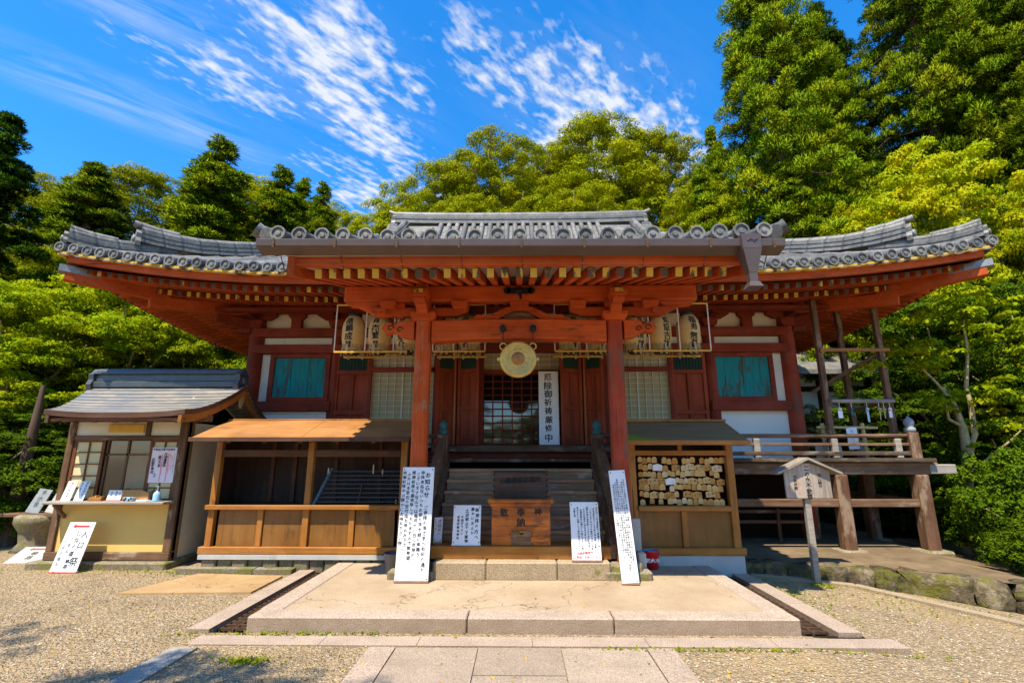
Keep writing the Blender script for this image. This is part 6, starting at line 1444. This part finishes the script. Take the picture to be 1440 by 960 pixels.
SH = [(1415, 640, 7.9, 2.0, 'glossy shrub above the end of the stone wall'), (1375, 690, 8.6, 1.7, 'shrub just right of the pale trunk'), (1455, 720, 7.0, 1.7, 'shrub at the lower right edge'), (1325, 640, 10.0, 2.6, 'shady shrub behind the corner post'), (1250, 660, 11.5, 2.6, 'dark shrub under the veranda'),
      (5, 690, 9.6, 2.0, 'yellow green shrub behind the leaning boards'), (60, 650, 10.0, 2.4, 'shrub between boards and shop corner'), (1180, 690, 12.4, 2.6, 'dark shrub deep under the hall')]
for a, b, y, w, lab in SH: tree('shrub', 'shrub', lab, 'shrub', a, b, y, w, 'shrubs at the edges of the yard')
# pale trunked tree in front of the right forest
Pt = Thing('pale_trunk_tree', 'slender tree with pale mottled trunk and few branches right of the veranda', 'tree', (px(1352, 770, 9.0)[0], 9.0, 0))
m = MB(); q = [px(a, b, 9.0) for a, b in ((1352, 800), (1354, 740), (1350, 690), (1352, 640), (1345, 600), (1333, 570), (1318, 545))]
m.sweep(q, [.12, .10, .09, .085, .06, .045, .03], 10); q = [px(a, b, 9.02) for a, b in ((1352, 645), (1362, 610), (1356, 570), (1350, 545), (1352, 500), (1345, 440))]; m.sweep(q, [.065, .05, .04, .035, .025, .015], 8)
for pp in (((1355, 665), (1385, 640), (1410, 620), (1430, 600)), ((1330, 566), (1310, 540), (1290, 520)), ((1352, 700), (1385, 690), (1425, 660), (1440, 655)), ((1345, 600), (1326, 590), (1322, 570))): m.sweep([px(a, b, 9.0-.12*i) for i, (a, b) in enumerate(pp)], [.03, .024, .018, .010][:len(pp)], 6)
Pt.part('trunk', m, 'bark_pale')
rr = np.random.default_rng(3); tf = []; tr_ = []
for cx_, cy_, s_, n_ in ((1300, 500, 45, 20), (1350, 430, 55, 34), (1400, 560, 40, 20), (1425, 620, 30, 14), (1318, 560, 20, 7), (1425, 480, 40, 20)):
    for _ in range(n_):
        p = px(cx_+rr.normal()*s_*.6, cy_+rr.normal()*s_*.4, 9.0+rr.normal()*.4); tf.append((p[0]-Pt.r.location.x, p[1]-9.0, p[2])); tr_.append(rr.uniform(.15, .3))
cm = crown_from_tufts('crown', tf, tr_, 60, .05, 'lf_maple', (0, 0, 3), .45, .55)
co = bpy.data.objects.new('crown', cm); COL.objects.link(co); co.parent = Pt.r
# leaning trunk at far left
Lt = Thing('leaning_trunk_tree', 'leaning brown tree trunk at the left edge beside the small boards', 'tree', (px(10, 740, 9.4)[0], 9.4, 0))
m = MB(); m.sweep([px(a, b, 9.4) for a, b in ((2, 780), (8, 720), (20, 670), (38, 600), (52, 540))], [.16, .14, .10, .08, .04], 9); m.sweep([px(a, b, 9.4) for a, b in ((8, 712), (-8, 690), (-25, 640))], [.12, .09, .05], 7); Lt.part('trunk', m, 'bark_cedar')
# trees behind the viewer: they shade the lower left of the yard and show in the door glass
tree('high', 'leafy_tree', 'high crowned tree behind the viewer whose shade falls on the gravel at lower left', 'tree', 0, 0, -.5, 3.6, 'trees behind the viewer', rot=1.0, x=-4.2, zt=9.0, zbase=0)
tree('high', 'leafy_tree', 'high crowned tree behind the viewer, further left', 'tree', 0, 0, .1, 3.4, 'trees behind the viewer', rot=3.0, x=-7.4, zt=9.0, zbase=0)
tree('broadB', 'broadleaf_tree', 'broad tree behind the viewer at left, seen mirrored in the door glass', 'tree', 0, 0, -10, 8, 'trees behind the viewer', x=-6, zt=8, zbase=0)
tree('broadA', 'broadleaf_tree', 'broad tree behind the viewer at right, seen mirrored in the door glass', 'tree', 0, 0, -13, 9, 'trees behind the viewer', x=5, zt=9, zbase=0)
tree('broadA', 'broadleaf_tree', 'low broad tree behind the viewer, in the middle of the door glass reflection', 'tree', 0, 0, -15, 9, 'trees behind the viewer', x=.9, zt=4.4, zbase=0)
# undergrowth and small stuff
def scatter_leaves(name, n, fx, size, mat, kindlab):
    C = []; 
    while len(C) < n:
        p = fx()
        if p is not None: C.append(p)
    C = np.array(C); Nn = unit(RNG.normal(size=(len(C), 3))*.55+np.array([0, 0, 1])); S = size*RNG.uniform(.6, 1.3, len(C))
    o = bpy.data.objects.new(name, leaf_mesh(name, C, Nn, S, Nn, mat, .6)); COL.objects.link(o); tag(o, kindlab, name.replace('_', ' '), kind='stuff'); return o
def blocked(x, y):
    if -2.6 < x < 2.6 and y > 4.95: return True
    if abs(x) < 1.31 and y < 4.7: return True
    if 2.57 < abs(x) < 3.13 and 4.9 < y < 7.5: return True
    if x < -4.95 and y > 7.4: return True
    if y > 7.4+.0*x: return True
    if x > 3 and y > 7.35-.9*(x-4.2)*(x > 4.2): return True
    return False
def fx_under():
    s = random.choice((-1, 1)); y = random.uniform(8.6, 20); x = s*random.uniform(6.9 if s > 0 else 8.3, 14)
    if s > 0 and y < 12 and x < 8.0: return None
    if s < 0 and y < 9.5 and x > -9.6: return None
    return (x, y, gz(x, y)+random.random()**2*.55+.02)
scatter_leaves('undergrowth', 26000, fx_under, .055, 'lf_shrub', 'low green undergrowth covering the forest edge')
def fx_moss():
    c = random.choice(((-5.6, 7.42, .9, .08), (-4.3, 7.35, .5, .12), (-2.0, 4.94, .6, .03), (-2.9, 7.5, .15, .05), (3.3, 6.5, .12, .5), (4.7, 6.55, .5, .4), (-2.2, 4.35, .12, .05), (1.9, 4.62, .7, .015), (3.95, 7.0, .1, .08)))
    x = random.gauss(c[0], c[2]); y = random.gauss(c[1], c[3])
    if -5.1 > x and y > 7.47: return None
    return (x, y, gz(x, y)+random.random()*.025+.004)
scatter_leaves('moss_and_weeds', 1700, fx_moss, .016, 'lf_maple', 'moss and small weeds along the stones and kerbs')
def fx_litter():
    x, y = random.uniform(-8, 7), random.uniform(2.2, 7.3)
    if 2.57 < abs(x) < 3.13 and y > 4.9: return None
    z = .139 if (abs(x) < 2.5 and y > 5.02) else (.018 if abs(x) < 1.3 and y < 4.7 else gz(x, y)+.012)
    if z == .139 and random.random() < .75: return None
    if abs(x) < 1.3 and y > 6.4: return None
    if blocked(x, y) and z < .01: return None
    return (x, y, z)
scatter_leaves('fallen_leaves', 900, fx_litter, .016, 'lf_dead', 'small dry yellow leaves scattered over the gravel and stone')
# loose pebbles
def pebbles(n):
    mbv = []; faces = []; base = np.array([(1,0,0),(-1,0,0),(0,1,0),(0,-1,0),(0,0,1),(.7,.7,.3),(-.7,.6,.35),(-.6,-.7,.3),(.7,-.7,.35),(0,0,-.5)]); 
    import itertools
    bm = bmesh.new()
    for p in base: bm.verts.new(p)
    bmesh.ops.convex_hull(bm, input=bm.verts); bm.verts.ensure_lookup_table(); bm.verts.index_update()
    hv = np.array([v.co[:] for v in bm.verts]); hf = [[v.index for v in f.verts] for f in bm.faces]; bm.free()
    V = []; F = []; k = 0
    while k < n:
        x = random.uniform(-8.5, 7.0); y = 2.3+(random.random()**1.3)*5.0
        if blocked(x, y) or (-4.7 < x < -3.2 and 6.2 < y < 7.3) : continue
        s = random.uniform(.004, .010)*(1+.4*(random.random() < .06)); a = random.uniform(0, 6.28)
        q = hv*np.array([s*random.uniform(.8, 1.4), s, s*.7]); c, d = math.cos(a), math.sin(a)
        Q = np.stack([q[:,0]*c-q[:,1]*d+x, q[:,0]*d+q[:,1]*c+y, q[:,2]+gz(x, y)+s*.25], 1)
        o = len(V)*len(hv); V.append(Q); F += [[i+o for i in f] for f in hf]; k += 1
    me = bpy.data.meshes.new('pebbles'); me.from_pydata(np.concatenate(V).tolist(), [], F); 
    b = MatB('pebble_stone'); geo = b.N.new('ShaderNodeNewGeometry'); col = b.ramp(geo.outputs['Random Per Island'], [(0, (.20, .15, .10)), (.35, (.38, .30, .20)), (.7, (.48, .39, .28)), (1, (.58, .50, .40))]); b.fin(col, .85, .2)
    me.materials.append(b.m); me.update(); o = bpy.data.objects.new('pebbles', me); COL.objects.link(o); tag(o, 'loose pebbles of the gravel yard', 'gravel', kind='stuff')
pebbles(20000)
